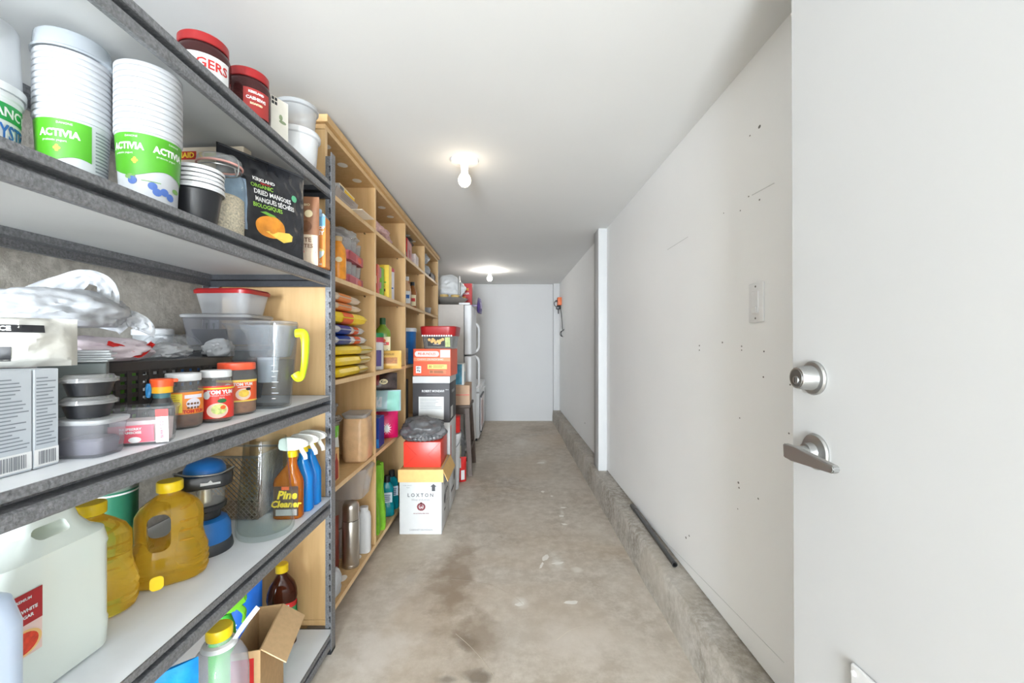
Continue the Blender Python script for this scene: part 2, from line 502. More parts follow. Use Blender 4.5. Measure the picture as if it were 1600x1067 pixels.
# wall stud and far corner stud, curb in two casts
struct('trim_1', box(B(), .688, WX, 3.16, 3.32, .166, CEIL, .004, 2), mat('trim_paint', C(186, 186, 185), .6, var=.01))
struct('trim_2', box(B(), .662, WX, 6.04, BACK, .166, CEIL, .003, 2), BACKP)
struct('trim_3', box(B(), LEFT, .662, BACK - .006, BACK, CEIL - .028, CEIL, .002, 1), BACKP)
CZ = .166
def curb(y0, y1, dx, seed):
    bm = B(); n = int((y1 - y0) / .06) + 1; rows = []
    for i in range(n + 1):
        y = y0 + (y1 - y0) * i / n
        w = lambda k, a=.004: noise.noise(Vector((y * 5, k * 3.3, seed))) * a
        rows.append([bm.verts.new(p) for p in ((WX + .012, y, 0), (.646 + dx + w(1), y, 0), (.650 + dx + w(2), y, CZ * .5), (.656 + dx + w(3), y, CZ - .012 + w(4)), (.664 + dx + w(5, .007), y, CZ + w(6, .003)), (WX + .012, y, CZ))])
    for a, b in zip(rows, rows[1:]):
        for k in range(6):
            bm.faces.new((a[k], a[(k + 1) % 6], b[(k + 1) % 6], b[k]))
    bm.faces.new(rows[0]); bm.faces.new(rows[-1][::-1])
    return bm
struct('baseboard_right', curb(FRONT, 4.66, 0, 1), CURBM, ang=50)
struct('baseboard_far', curb(4.67, BACK, .006, 7), CURBM, ang=50)
# nail holes and scars in the right wall
HOLE = mat('nail_hole', C(120, 118, 114), 0.9)
def wallp(px, py):
    Y = F * WX / (px - CX); return Y, H - (py - CY) * Y / F
for (px, py, r) in ((1187, 198, 3.2), (1172, 212, 1.5), (1170, 307, 1.5), (1187, 312, 1.8), (1157, 329, 1.4), (1131, 333, 1.1), (1093, 540, 1.6), (1093, 547, 1.5), (1129, 535, 1.8), (1159, 541, 1.7), (1159, 547, 1.4),
                    (1194, 549, 1.8), (1193, 589, 1.8), (1235, 601, 1.8), (1156, 653, 1.4), (1233, 677, 1.8), (1154, 754, 2.2), (1155, 762, 1.8), (1185, 779, 1.8), (1072, 840, 2.2), (1077, 837, 1.8), (914, 661, 1.6), (1153, 795, 1.2)):
    Y, z = wallp(px, py); rr = r * Y / F
    bm = B(); ellipse(bm, lambda u, v: Vector((WX - .0006, Y + u, z + v)), 0, 0, rr * 1.1, rr * .8, 9)
    o = obj('nail_hole', bm, HOLE, wr, smooth=False)
SCAR = mat('wall_scar', C(206, 206, 204), 0.7)
for (ax, ay, bx, by) in ((1175, 305, 1210, 286), (1043, 390, 1075, 370), (945, 748, 1225, 1035)):
    (Y0, z0), (Y1, z1) = wallp(ax, ay), wallp(bx, by)
    bm = B(); tube(bm, [(WX, Y0, z0), (WX, Y1, z1)], .0012, 6)
    obj('plaster_scar', bm, SCAR, wr)
# front end of the corridor: short jamb wall the door hangs on
struct('wall_front', box(B(), .628, WX, -.14, .0, 0, CEIL), PAINT, smooth=False)

# ------------------------------------------------------------------ door leaf with lever, deadbolt, plate
STEEL = mat('satin_nickel', C(168, 168, 166), 0.36, metal=0.9, var=0.03, bump=0.03, bscale=300)
STEELD = mat('dark_nickel', C(120, 120, 118), 0.4, metal=0.8, var=0.05)
DX, DY = .58, .848
bm = B(); box(bm, DX, DX + .042, .012, DY, .012, CEIL - .012, .0015, 1)
M = Matrix.Translation((0, DY, H)) @ Matrix.Rotation(R(-0.35), 4, 'X') @ Matrix.Translation((0, -DY, -H))
rot_bm(bm, M)
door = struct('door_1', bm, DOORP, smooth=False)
def onX(bm, cy, cz, x):        # lathe built along +Z -> pointing to -X at (x, cy, cz)
    return rot_bm(bm, Matrix.Translation((x, cy, cz)) @ Matrix.Rotation(R(-90), 4, 'Y'))
dy, dz = .787, 1.066
db = struct('deadbolt', onX(lathe(B(), [(0, 0), (.032, 0), (.0325, .003), (.030, .006), (.0235, .0075), (.0205, .032), (.0195, .034), (0, .034)], 40), dy, dz, DX), STEEL, door)
struct('keyway_face', onX(lathe(B(), [(0, 0), (.0165, 0), (.016, .0012), (0, .0012)], 32), dy, dz, DX - .0338), STEELD, db)
struct('key_cylinder', onX(lathe(B(), [(0, 0), (.0078, 0), (.0072, .002), (0, .002)], 24), dy, dz - .004, DX - .035), STEEL, db)
bm = B(); box(bm, DX - .0376, DX - .0368, dy - .001, dy + .001, dz - .009, dz + .001)
struct('keyhole', bm, BLACKP, db, smooth=False)
ly, lz = .782, .928
lv = struct('lever_rose', onX(lathe(B(), [(0, 0), (.033, 0), (.0335, .003), (.031, .006), (.022, .0075), (.0165, .009), (.0155, .022), (0, .022)], 40), ly, lz, DX), STEEL, door)
bm = B(); lathe(bm, [(0, .018), (.011, .018), (.0105, .044), (.012, .052), (0, .054)], 28); struct('lever_spindle', onX(bm, ly, lz, DX), STEEL, lv)
bm = B()
prism(bm, [(ly + .012, lz + .013), (ly + .010, lz - .013), (ly - .012, lz - .014), (ly - .108, lz - .0085), (ly - .113, lz - .002), (ly - .110, lz + .005), (ly - .02, lz + .013)], 'x', DX - .056, DX - .044)
bmesh.ops.bevel(bm, geom=bm.edges[:], offset=.0018, segments=2, affect='EDGES', clamp_overlap=True)
struct('lever_handle', bm, STEEL, lv)
bm = B(); box(bm, DX - .007, DX, .39, .697, .22, .598, .0035, 3)
plate = struct('door_plate', bm, BRIGHT, door)
bm = B(); box(bm, DX - .0085, DX - .0068, .425, .662, .255, .563, .001, 1); struct('plate_flap', bm, BRIGHT, plate)
bm = B(); onX(lathe(bm, [(0, 0), (.005, 0), (.004, .0022), (0, .0026)], 16), .689, .585, DX - .0068); struct('plate_screw', bm, BRIGHT, plate)

# ------------------------------------------------------------------ light switch, wall outlet, pipe
y0, z0 = 1.255, 1.2555
t = thing('light_switch', 'white rocker dimmer switch plate on the right wall near the door edge', 'light switch', (WX, y0, z0))
bm = B(); box(bm, -.006, 0, -.036, .036, -.059, .059, .0025, 2); obj('plate', bm, BRIGHT, t)
bm = B(); box(bm, -.0095, -.005, -.0165, .0165, -.034, .034, .001, 1); obj('rocker', bm, BRIGHT, t)
bm = B(); box(bm, -.0125, -.009, -.011, .011, -.033, -.012, .001, 1); obj('slider', bm, BRIGHT, t)
for s in (-1, 1):
    bm = B(); onX(lathe(bm, [(0, 0), (.0032, 0), (.0028, .001), (0, .001)], 12), 0, s * .048, -.006); obj('screw', bm, STEELD, t)
t = thing('outlet_box', 'orange outlet box with black plugs high on the far end of the right wall', 'outlet box', (WX, 5.86, 1.725))
OR = mat('orange_outlet', C(214, 110, 60), 0.5)
bm = B(); box(bm, -.055, 0, -.05, .05, -.05, .06, .004, 2); obj('box_body', bm, OR, t)
bm = B(); box(bm, -.085, -.053, -.03, .005, -.005, .02, .004, 2); tube(bm, smooth_path([(-.085, -.012, .006), (-.10, -.012, -.01), (-.098, -.02, -.05), (-.075, -.02, -.07)]), .005, 8); obj('side_plug', bm, BLACKPL, t)
bm = B(); box(bm, -.07, -.01, -.04, .045, -.105, -.055, .008, 2); box(bm, -.05, -.035, -.02, -.005, -.17, -.1, .003, 1); obj('adapter', bm, BLACKPL, t)
bm = B(); pts = [(-.02, -.03, -.09), (-.012, -.10, -.18), (-.012, -.16, -.27), (-.012, -.21, -.38), (-.012, -.26, -.415)]
pts += [(-.012 - .03 * abs(math.sin(R(a))), -.26 + .06 * math.sin(R(a)), -.455 + .04 * math.cos(R(a))) for a in range(0, 360, 30)] + [(-.012, -.33, -.41), (-.012, -.36, -.40)]
tube(bm, smooth_path(pts, 4), .0045, 8); obj('cord', bm, BLACKPL, t)
bm = B()
M = Matrix.Translation((.7185, 1.79, CZ + .0145)) @ Matrix.Rotation(R(-1.0), 4, 'Z') @ Matrix.Rotation(R(-90), 4, 'X')
lathe(bm, [(.0095, 0), (.012, 0), (.012, .012), (.0108, .014), (.0108, .58), (.0125, .582), (.0125, .655), (.0095, .655), (.0095, 0)], 20)
rot_bm(bm, M)
o = obj('metal_pipe', bm, mat('black_pipe', C(84, 84, 84), 0.3, metal=0.6)); tag(o, 'black metal pipe lying on the concrete curb along the right wall', 'pipe')

# ------------------------------------------------------------------ ceiling lamps
GLOW = mat('bulb_glow', (1.0, 0.84, 0.64, 1), 0.4, emit=BULB)
GLOW2 = mat('bulb_glow_far', (1.0, 0.95, 0.88, 1), 0.4, emit=BULB * 9)
def lamp(x, y, label, grp, glow=None):
    t = thing('ceiling_lamp', label, 'lamp', (x, y, CEIL), 0, grp)
    bm = B(); lathe(bm, [(0, 0), (.066, 0), (.0675, -.004), (.064, -.011), (.05, -.014), (.027, -.019), (.022, -.024), (0, -.024)], 40); obj('flange', bm, BRIGHT, t)
    bm = B(); lathe(bm, [(0, -.02), (.02, -.02), (.019, -.046), (.0165, -.05), (.0165, -.058), (0, -.058)], 28); obj('socket', bm, BRIGHT, t)
    bm = B(); lathe(bm, [(.0145, -.056), (.0155, -.064), (.024, -.076), (.0295, -.09), (.030, -.1), (.026, -.114), (.015, -.125), (0, -.128)], 28); obj('bulb', bm, glow or GLOW, t)
    return t
lamp(-.207, 1.99, 'bare glowing bulb on the ceiling nearer the camera', None)
lamp(-.217, 4.97, 'small bare bulb on the ceiling at the far end by the fridge', None, GLOW2)
lamp(-.207, -1.0, 'bare bulb on the ceiling behind the camera, out of the photograph', None)

# ------------------------------------------------------------------ grey metal shelving unit
GM = mat('hammered_grey_metal', C(126, 127, 130), 0.36, metal=0.35, var=0.3, scale=190, bump=0.5, bscale=200)
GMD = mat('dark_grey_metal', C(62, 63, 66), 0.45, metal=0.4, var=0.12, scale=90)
LAM = mat('white_laminate', C(236, 239, 243), 0.5, var=0.03, scale=12)
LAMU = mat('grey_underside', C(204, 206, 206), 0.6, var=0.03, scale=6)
SX0, SX1, SY0, SY1 = -1.112, -.643, .33, 1.55
LV = (1.722, 1.395, .940, .563, .072)
u = thing('metal_shelving_unit', 'dark grey boltless metal shelving unit with white shelves along the left wall', 'shelving unit', (0, 0, 0))
def post(px, py, sx, sy):
    bm = B(); w, th = .036, .0022
    prism(bm, [(px, py), (px + sx * w, py), (px + sx * w, py + sy * th), (px + sx * th, py + sy * th), (px + sx * th, py + sy * w), (px, py + sy * w)], 'z', 0, 1.829)
    p = obj('post', bm, GM, u, smooth=False)
    sl = B()
    for k in range(46):
        z = .03 + k * .039
        for q in (0, 1):
            def f(a, b, q=q):
                if q == 0: return Vector((px + sx * (.018 + a), py + sy * (th + .0004), z + b))
                return Vector((px + sx * (th + .0004), py + sy * (.018 + a), z + b))
            ellipse(sl, f, 0, .004, .0052, .0052, 10); ellipse(sl, f, 0, -.006, .0032, .010, 8)
    obj('slot', sl, BLACKP, p, smooth=False, kind='stuff')
    bm = B(); box(bm, px if sx > 0 else px - w - .002, px + w + .002 if sx > 0 else px, py if sy > 0 else py - w - .002, py + w + .002 if sy > 0 else py, 0, .012, .001, 1)
    obj('foot_cap', bm, BLACKPL, p)
post(SX1, SY1, -1, -1); post(SX0, SY1, 1, -1); post(SX1, SY0, -1, 1); post(SX0, SY0, 1, 1)
def beam_prof(s):     # outline in (depth inwards from the outer face, z)
    return [(0.0028 * s, 0), (.0028 * s, -.0135), (.0045 * s, -.0150), (.034 * s, -.0155), (.034 * s, -.0280), (.007 * s, -.0290), (.0030 * s, -.0320), (.0022 * s, -.036), (.0022 * s, -.049), (.005 * s, -.0535), (.016 * s, -.0535), (.016 * s, -.0515), (.0075 * s, -.050), (.0075 * s, -.0315), (.036 * s, -.0305), (.036 * s, -.0125), (.0065 * s, -.0122), (.0065 * s, 0)]
for z in LV:
    for x, s, nm in ((SX1, -1, 'front_beam'), (SX0, 1, 'rear_beam')):
        bm = B(); prism(bm, [(x + a, z + b) for a, b in beam_prof(s)], 'y', SY0 + .004, SY1 - .004); obj(nm, bm, GM, u, smooth=False)
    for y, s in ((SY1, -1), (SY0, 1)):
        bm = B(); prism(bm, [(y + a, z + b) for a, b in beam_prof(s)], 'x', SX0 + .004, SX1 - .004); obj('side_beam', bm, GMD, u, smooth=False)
    bm = B(); box(bm, SX0 + .007, SX1 - .007, SY0 + .007, SY1 - .007, z - .011, z - .0002)
    sh = obj('shelf_board', bm, LAM, u, smooth=False)
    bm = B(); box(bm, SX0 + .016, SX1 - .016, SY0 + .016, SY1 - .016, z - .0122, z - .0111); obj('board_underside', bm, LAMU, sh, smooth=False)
    bm = B(); box(bm, SX0 + .01, SX1 - .016, .93, .96, z - .045, z - .0125, .001, 1)
    if z < 1: obj('cross_brace', bm, GMD, u)
    else: bm.free()
    for yy in (SY0 + .03, SY1 - .03):
        pass

# ------------------------------------------------------------------ maple bookcase
def wood(name, c1, c2, scale=3.0, rough=0.5):
    m = bpy.data.materials.new(name); m.use_nodes = True; nt = m.node_tree; b = nt.nodes['Principled BSDF']
    tc = nt.nodes.new('ShaderNodeTexCoord'); mp = nt.nodes.new('ShaderNodeMapping'); mp.inputs['Scale'].default_value = (14, 14, 1.2)
    nt.links.new(tc.outputs['Object'], mp.inputs['Vector'])
    n = nt.nodes.new('ShaderNodeTexNoise'); n.inputs['Scale'].default_value = scale; n.inputs['Detail'].default_value = 6; n.inputs['Distortion'].default_value = 0.5
    nt.links.new(mp.outputs[0], n.inputs['Vector'])
    r = nt.nodes.new('ShaderNodeValToRGB'); r.color_ramp.elements[0].position = .3; r.color_ramp.elements[1].position = .75
    r.color_ramp.elements[0].color = c1; r.color_ramp.elements[1].color = c2
    nt.links.new(n.outputs['Fac'], r.inputs['Fac']); nt.links.new(r.outputs[0], b.inputs['Base Color']); b.inputs['Roughness'].default_value = rough
    return m
MAPLE = wood('maple_board', C(206, 167, 114), C(219, 182, 130))
EDGE = wood('maple_edge', C(224, 188, 138), C(234, 204, 156), 5)
BX0, BX1 = -1.128, -.69
bc = thing('bookcase', 'tall maple bookcase of four bays along the left wall beyond the metal unit', 'bookcase', (0, 0, 0))
DIV = (1.578, 2.165, 2.80, 3.445, 4.10)
TH = .019
def panel(nm, x0, x1, y0, y1, z0, z1, m=MAPLE):
    bm = B(); box(bm, x0, x1, y0, y1, z0, z1, .0012, 1); return obj(nm, bm, m, bc, smooth=False)
def edge(p, y0, y1, z0, z1):
    bm = B(); box(bm, BX1, BX1 + .0012, y0, y1, z0, z1); obj('edge_band', bm, EDGE, p, smooth=False)
for i, y in enumerate(DIV):
    p = panel('side_panel' if i in (0, 4) else 'divider', BX0 + .008, BX1, y - TH / 2, y + TH / 2, .09, 1.941)
    edge(p, y - TH / 2, y + TH / 2, .09, 1.941)
p = panel('top_panel', BX0 + .008, BX1, DIV[0] - TH / 2, DIV[4] + TH / 2, 1.942, 1.961); edge(p, DIV[0] - TH / 2, DIV[4] + TH / 2, 1.942, 1.961)
panel('crown', BX0, BX1 + .016, DIV[0] - .025, DIV[4] + .02, 1.962, 1.990)
p = panel('bottom_panel', BX0 + .008, BX1, DIV[0] - TH / 2, DIV[4] + TH / 2, .068, .089); edge(p, DIV[0] - TH / 2, DIV[4] + TH / 2, .068, .089)
panel('back_panel', BX0, BX0 + .007, DIV[0] - TH / 2, DIV[4] + TH / 2, .07, 1.96)
panel('plinth', -.82, -.80, DIV[0] + .03, DIV[4] - .03, 0, .067)
for y in DIV: panel('support_block', -1.08, -.83, y - .02, y + .02, 0, .067)
BS = (1.725, 1.40, .985, .558)
PIN = mat('shelf_pin', C(120, 96, 62), 0.4, metal=0.5)
for i in range(4):
    for z in BS:
        a, b = DIV[i] + TH / 2 + .001, DIV[i + 1] - TH / 2 - .001
        p = panel('shelf', BX0 + .01, BX1 - .001, a, b, z - TH, z)
        bm = B(); box(bm, BX1 - .001, BX1 + .0002, a, b, z - TH, z); obj('edge_band', bm, EDGE, p, smooth=False)
        bm = B(); rot_bm(lathe(bm, [(0, 0), (.004, 0), (.004, .012), (0, .012)], 10), Matrix.Translation((BX1 - .05, b - .011, z - TH - .005)) @ Matrix.Rotation(R(-90), 4, 'X')); obj('shelf_pin', bm, PIN, p)
PALE_SPOT = mat('pale_spot', C(244, 240, 232), 0.6, var=0.03)  # pale flat spots under the top panel and on the bottom panel
for i in range(4):
    for k in range(3):
        y = DIV[i] + .13 + .18 * k
        bm = B(); lathe(bm, [(0, 0), (.022, -.0003), (.012, -.0012), (0, -.0015)], 14, -.75, y, 1.0, 1.2)
        obj('pale_spot', bm, PALE_SPOT, bc, loc=(0, 0, 1.942))
        if i < 2:
            bm = B(); lathe(bm, [(0, .0005), (.012, .0004), (.024, .0001), (0, 0)], 14, -.735, y - .04, 0.8, 1.2)
            obj('pale_spot', bm, PALE_SPOT, bc, loc=(0, 0, .089))
# ------------------------------------------------------------------ things on the metal unit
S1, S2, S3, S4, S5 = [v + .0008 for v in LV]
ORD = ('lowest', 'second', 'third', 'fourth', 'fifth', 'sixth', 'seventh', 'eighth', 'ninth', 'tenth', 'eleventh', 'twelfth', 'thirteenth', 'topmost')

# --- top shelf: red-lidded jars, card box, white tubs
RUBY = clear('dark_contents_jar', (0.34, 0.20, 0.20, 1), 0.35, 0.08, body=C(112, 62, 62))
def big_jar(x, y, label, txt, labm, txtm, r=.056, h=.132, l0=-1.15, tu=.012):
    t = thing('red_lid_jar', label, 'jar', (x, y, S1), face(x, y) - .25, 'red-lidded jars on the top shelf')
    bm = B(); lathe(bm, [(0, .002), (r * .85, 0), (r * .97, .008), (r, .03), (r, h * .70), (r * .93, h * .79), (r * .86, h * .82), (r * .86, h * .86), (0, h * .86)], 40); obj('body', bm, RUBY, t)
    bm = B(); lathe(bm, [(r * .89, h * .83), (r * .92, h * .84), (r * .92, h * .98), (r * .88, h), (0, h)], 40); obj('lid', bm, REDLID, t)
    f = cyl(r, .0008, 0)
    bm = B(); grid(bm, f, l0 * r, r * 1.3, h * .12, h * .60, 24, 4); obj('paper_label', bm, labm, t)
    g = cyl(r, .0014, 0)
    for s, v, sz, m in txt: text('lettering', s, sz, m, t, g, tu, v, .0006)
    return t
big_jar(-.735, 1.005, 'red-lidded jar with a white label on the top shelf, nearest the camera', (('ROGERS', .056, .030, REDP), ('SUGAR', .030, .012, REDP)), WHITEP, REDP)
big_jar(-.715, 1.145, 'red-lidded jar with a dark red label on the top shelf', (('KIRKLAND', .076, .008, WHITEP), ('CASHEWS', .060, .011, WHITEP), ('ROASTED', .046, .007, CREAMP)), mat('dark_red_label', C(170, 52, 48), .5), WHITEP, .055, .143, .05, .034)
t = thing('card_carton', 'small white carton with dark code squares on the top shelf by the white tubs', 'carton', (-.690, 1.262, S1), R(66))
bm = B(); box(bm, -.046, .012, -.02, .02, 0, .136, .0015, 1); obj('carton_body', bm, mat('cream_carton', C(236, 232, 220), .6), t)
f = plane_f(-.02); bm = B()
for i in range(2):
    for j in range(2): grid(bm, f, -.044 + i * .010, -.036 + i * .010, .112 + j * .012, .121 + j * .012, 1, 1)
obj('code_mark', bm, BLACKP, t, smooth=False, kind='stuff')
bm = B(); ellipse(bm, f, -.008, .070, .012, .005, 12); ellipse(bm, f, -.014, .082, .006, .009, 10); obj('leaf_print', bm, mat('sage_print', C(150, 165, 130), .6), t, smooth=False, kind='stuff')
def white_tub(x, y, z, label, clear_=False, r=.066, h=.10):
    t = thing('food_tub', label, 'tub', (x, y, z), 0)
    bm = B(); lathe(bm, [(0, .001), (r * .80, 0), (r * .84, .004), (r * .93, h * .8), (r * .94, h * .84), (r * 1.02, h * .86), (r * 1.02, h * .93), (r * .98, h), (0, h)], 40); obj('tub_body', bm, FROST if clear_ else WHITE, t)
    bm = B(); lathe(bm, [(r * .97, h * .86), (r * 1.04, h * .87), (r * 1.05, h * .97), (r * 1.0, h * 1.03), (r * .92, h * 1.03), (r * .9, h * 1.0), (0, h * 1.0)], 40); obj('lid', bm, FROST if clear_ else WHITE, t)
white_tub(-.712, 1.405, S1, 'white round food tub on the far end of the top shelf', False, .070, .112)
white_tub(-.715, 1.407, S1 + .1165, 'clear ribbed container stacked on the white food tub', True, .066, .088)

# --- second shelf: yogurt tubs
TUBR = lambda v: .0445 + .0068 * v / .15
TUBW = mat('tub_white', C(180, 182, 185), 0.45, var=0.015)
ACTG = mat('label_green', C(72, 150, 30), 0.4, var=.05)
def tub_body():
    return lathe(B(), [(0, .004), (.038, .002), (.0422, 0), (.0440, .004), (TUBR(.135), .135), (.0508, .1378), (.0526, .1386), (.0533, .1402), (.0533, .1452), (.0526, .1468), (.0515, .1470), (.0512, .1462), (TUBR(.13) - .0003, .13), (.0437, .0052), (0, .0052)], 44)
def activia(x, y, n, where, flip):
    rz = face(x, y)
    t = thing('yogurt_tub', f'green-labelled white yogurt tub, {ORD[0]} of the nested stack {where}', 'tub', (x, y, S2), rz, 'nested yogurt tubs ' + where)
    obj('tub_body', tub_body(), TUBW, t)
    f = cyl(0, .0007, 0, TUBR); g = cyl(0, .0012, 0, TUBR)
    bm = B()
    lo = lambda u: .062 + .008 * math.sin(u * 55 + (1.2 if flip else 0)) - .10 * max(0, u) * .3
    A, Bq = (-.075, .024) if flip else (-.075, .075)
    n2 = 30; V = []
    for i in range(n2 + 1):
        uu = A + (Bq - A) * i / n2
        V.append((bm.verts.new(f(uu, lo(uu))), bm.verts.new(f(uu, .098)), bm.verts.new(f(uu, .1335))))
    for p, q in zip(V, V[1:]):
        bm.faces.new((p[0], q[0], q[1], p[1])); bm.faces.new((p[1], q[1], q[2], p[2]))
    obj('label_band', bm, ACTG, t)
    us = (-.020,) if flip else (-.036, .034)
    for uu in us:
        text('lettering', 'ACTIVIA', .0172, WHITEP, t, g, uu, .108, .0007, sx=.86)
        text('lettering', 'probiotic yogurt', .0052, WHITEP, t, g, uu - .006, .0955)
        text('lettering', 'DANONE', .0050, WHITEP, t, g, uu + .008, .1265)
    bm = B(); h_ = -.022
    for a in range(4): ellipse(bm, g, h_ + .0028 * math.cos(a * PI / 2), .082 + .0036 * math.sin(a * PI / 2), .0026, .0026, 8)
    obj('flower_mark', bm, YELLOWP, t, smooth=False, kind='stuff')
    bm = B()
    if flip:
        ellipse(bm, f, -.012, .030, .016, .016, 20, 0, 360); obj('peach_print', bm, mat('peach_print', C(240, 190, 130), .5), t, smooth=False)
        lines('small_print', t, f, .030, .066, .02, .130, 17, GREYP, .4, .3, 4)
    else:
        for q, (uu, vv) in enumerate(((.012, .028), (.024, .031), (.035, .024), (-.026, .045), (.005, .038))): ellipse(bm, f, uu, vv, .0075, .0075, 14)
        obj('blueberry_print', bm, mat('blueberry_print', C(70, 100, 165), .5), t, smooth=False, kind='stuff')
        bm = B(); ellipse(bm, f, -.030, .052, .009, .005, 12); ellipse(bm, f, .048, .040, .009, .005, 12); grid(bm, f, -.012, .018, .0455, .047, 5, 1); obj('leaf_print', bm, mat('leaf_print', C(110, 150, 80), .5), t, smooth=False, kind='stuff')
    src = None
    for k in range(1, n):
        lab = f'plain white yogurt tub nested {ORD[k] if k < n - 1 else "topmost"} from the bottom of the stack {where}'
        if src is None:
            src = thing('yogurt_tub', lab, 'tub', (x, y, S2 + .0112 * k), rz + .3, 'nested yogurt tubs ' + where)
            obj('tub_body', tub_body(), TUBW, src)
        else: dup(src, (x, y, S2 + .0112 * k), rz + .3 * k, lab)
activia(-.718, .833, 12, 'nearer the black bowl', False)
activia(-.816, .782, 11, 'beside the oyster tub', True)
x, y = -.816, .782
t = thing('clear_container', 'clear round container nested upside down on the yogurt tubs beside the oyster tub', 'container', (x, y, S2 + .1475 + .0112 * 10 + .001), 0)
bm = B(); lathe(bm, [(.0555, 0), (.056, .004), (.0535, .006), (.0515, .032), (.0495, .035), (0, .035)], 40); obj('container_body', bm, clear('pale_clear', (.9, .93, .95, 1), .38, .12, body=C(222, 228, 234)), t)
x, y = -.885, .685
t = thing('lidded_tub', 'white tub with a green and blue oyster label at the left edge of the shelf', 'tub', (x, y, S2), face(x, y))
tr = lambda v: .049 + .05 * v
bm = B(); lathe(bm, [(0, .003), (.046, 0), (.049, .004), (tr(.14), .14), (.0585, .142), (.0585, .15), (0, .15)], 44); obj('tub_body', bm, WHITE, t)
f = cyl(0, .0007, 0, tr); g = cyl(0, .0012, 0, tr)
bm = B(); grid(bm, f, .016, .078, .104, .132, 12, 2); obj('label_band', bm, mat('emerald_print', C(20, 150, 70), .45), t)
text('lettering', 'FANCY', .021, WHITEP, t, g, .046, .117, .0006); text('lettering', 'OYSTERS', .034, BLUEP, t, g, .056, .084, .0010, sx=.62)
lines('small_print', t, f, .018, .072, .044, .062, 3, mat('emerald_print', C(20, 150, 70)), .35, .3, 9)
bm = B(); ellipse(bm, f, .026, .046, .007, .014, 12); grid(bm, f, -.050, -.012, .036, .040, 4, 1); obj('fish_mark', bm, mat('emerald_print', C(20, 150, 70)), t, smooth=False, kind='stuff')
t = thing('frosted_container', 'frosted clear container stacked upside down on the oyster tub', 'container', (x, y, S2 + .151), 0)
bm = B(); lathe(bm, [(.058, 0), (.060, .003), (.060, .010), (.057, .012), (.053, .115), (.048, .122), (0, .122)], 44); obj('container_body', bm, FROST, t)
bm = B(); lathe(bm, [(.0615, .0), (.0615, .013), (.0600, .013)], 44); obj('rim_band', bm, WHITE, t)

# black bowl and nested white lids, cereal jar, carton, mango pouch, brown bag, granola carton
x, y = -.70, .934
t = thing('black_bowl', 'black round takeout bowl with a pale rim on the second shelf', 'bowl', (x, y, S2), 0)
bm = B(); lathe(bm, [(0, .004), (.034, .002), (.037, 0), (.039, .004), (.049, .070), (.0535, .072), (.0535, .0755), (.0500, .0765), (.0475, .072), (.037, .008), (0, .008)], 44); obj('bowl_body', bm, BLACKPL, t)
bm = B(); lathe(bm, [(.0502, .0768), (.0545, .0762), (.0550, .0735), (.0540, .0718)], 44); obj('rim', bm, mat('pale_rim', C(205, 207, 208), .35), t)
src = None
for k in range(5):
    lab = f'shallow white plastic saucer, {ORD[k]} in the small stack inside the black bowl' if k < 4 else 'shallow white plastic saucer on top of the stack inside the black bowl'
    if src is None:
        src = thing('plastic_saucer', lab, 'saucer', (x + .002, y + .004, S2 + .078), 0, 'saucers stacked in the black bowl')
        bm = B(); lathe(bm, [(.0485, 0), (.0495, .001), (.0495, .0060), (.047, .0085), (.041, .0085), (.039, .0072), (0, .0072)], 40); obj('saucer_body', bm, WHITE, src)
    else: dup(src, (x + .002 + .001 * math.sin(k * 2), y + .004, S2 + .078 + .0095 * k), k, lab)
x, y = -.724, 1.046
t = thing('cereal_jar', 'clip-top glass jar half full of oat cereal on the second shelf', 'jar', (x, y, S2), face(x, y))
bm = B(); lathe(bm, [(0, .004), (.050, .0), (.054, .006), (.0545, .13), (.052, .150), (.046, .163), (.046, .178), (.0475, .180)], 44); obj('glass_body', bm, GLASS, t)
bm = B(); lathe(bm, [(0, .006), (.049, .006), (.0518, .012), (.0520, .098), (.045, .104), (.02, .101), (0, .103)], 36); obj('cereal', bm, mat('oat_cereal', C(205, 190, 168), .9, var=.35, scale=220, bump=.8, bscale=260), t, kind='stuff')
bm = B(); lathe(bm, [(.0482, .181), (.0492, .186), (.047, .196), (.040, .201), (.034, .203), (0, .203)], 40); obj('glass_lid', bm, clear('pale_glass', (.92, .93, .92, 1), .22, .05), t)
bm = B(); lathe(bm, [(.0475, .1775), (.0505, .1785), (.0505, .182), (.0475, .183)], 40); obj('rubber_ring', bm, mat('rubber_ring', C(215, 160, 150), .6), t)
bm = B(); tube(bm, [(.046 * math.cos(a), .046 * math.sin(a), .171) for a in [i * PI / 16 for i in range(33)]], .0016, 6); tube(bm, smooth_path([(.030, -.037, .171), (.034, -.044, .15), (.038, -.046, .166), (.036, -.040, .19), (.02, -.025, .204), (-.02, .02, .204)]), .0016, 6); obj('wire_clip', bm, STEEL, t)
t = thing('drink_carton', 'beige drink carton with a red MAID banner behind the cereal jar', 'carton', (-.857, 1.215, S2), R(-3))
bm = B(); box(bm, -.120, .10, -.018, .018, 0, .302, .0015, 1); obj('carton_body', bm, mat('beige_carton', C(205, 190, 168), .6), t)
f = plane_f(-.018); g = plane_f(-.018, .0012)
bm = B(); grid(bm, f, -.105, -.040, .266, .290, 2, 1); obj('red_banner', bm, mat('banner_red', C(180, 50, 30), .5), t, smooth=False)
text('lettering', 'MAID', .021, YELLOWP, t, g, -.071, .278, .0006)
text('lettering', '5', .024, YELLOWP, t, g, -.026, .276, .0008)
bm = B(); grid(bm, f, -.016, .03, .274, .284, 1, 1); grid(bm, f, -.105, -.055, .246, .257, 1, 1); grid(bm, f, -.016, .008, .266, .271, 1, 1); obj('olive_stripe', bm, mat('olive_print', C(150, 160, 60), .5), t, smooth=False, kind='stuff')

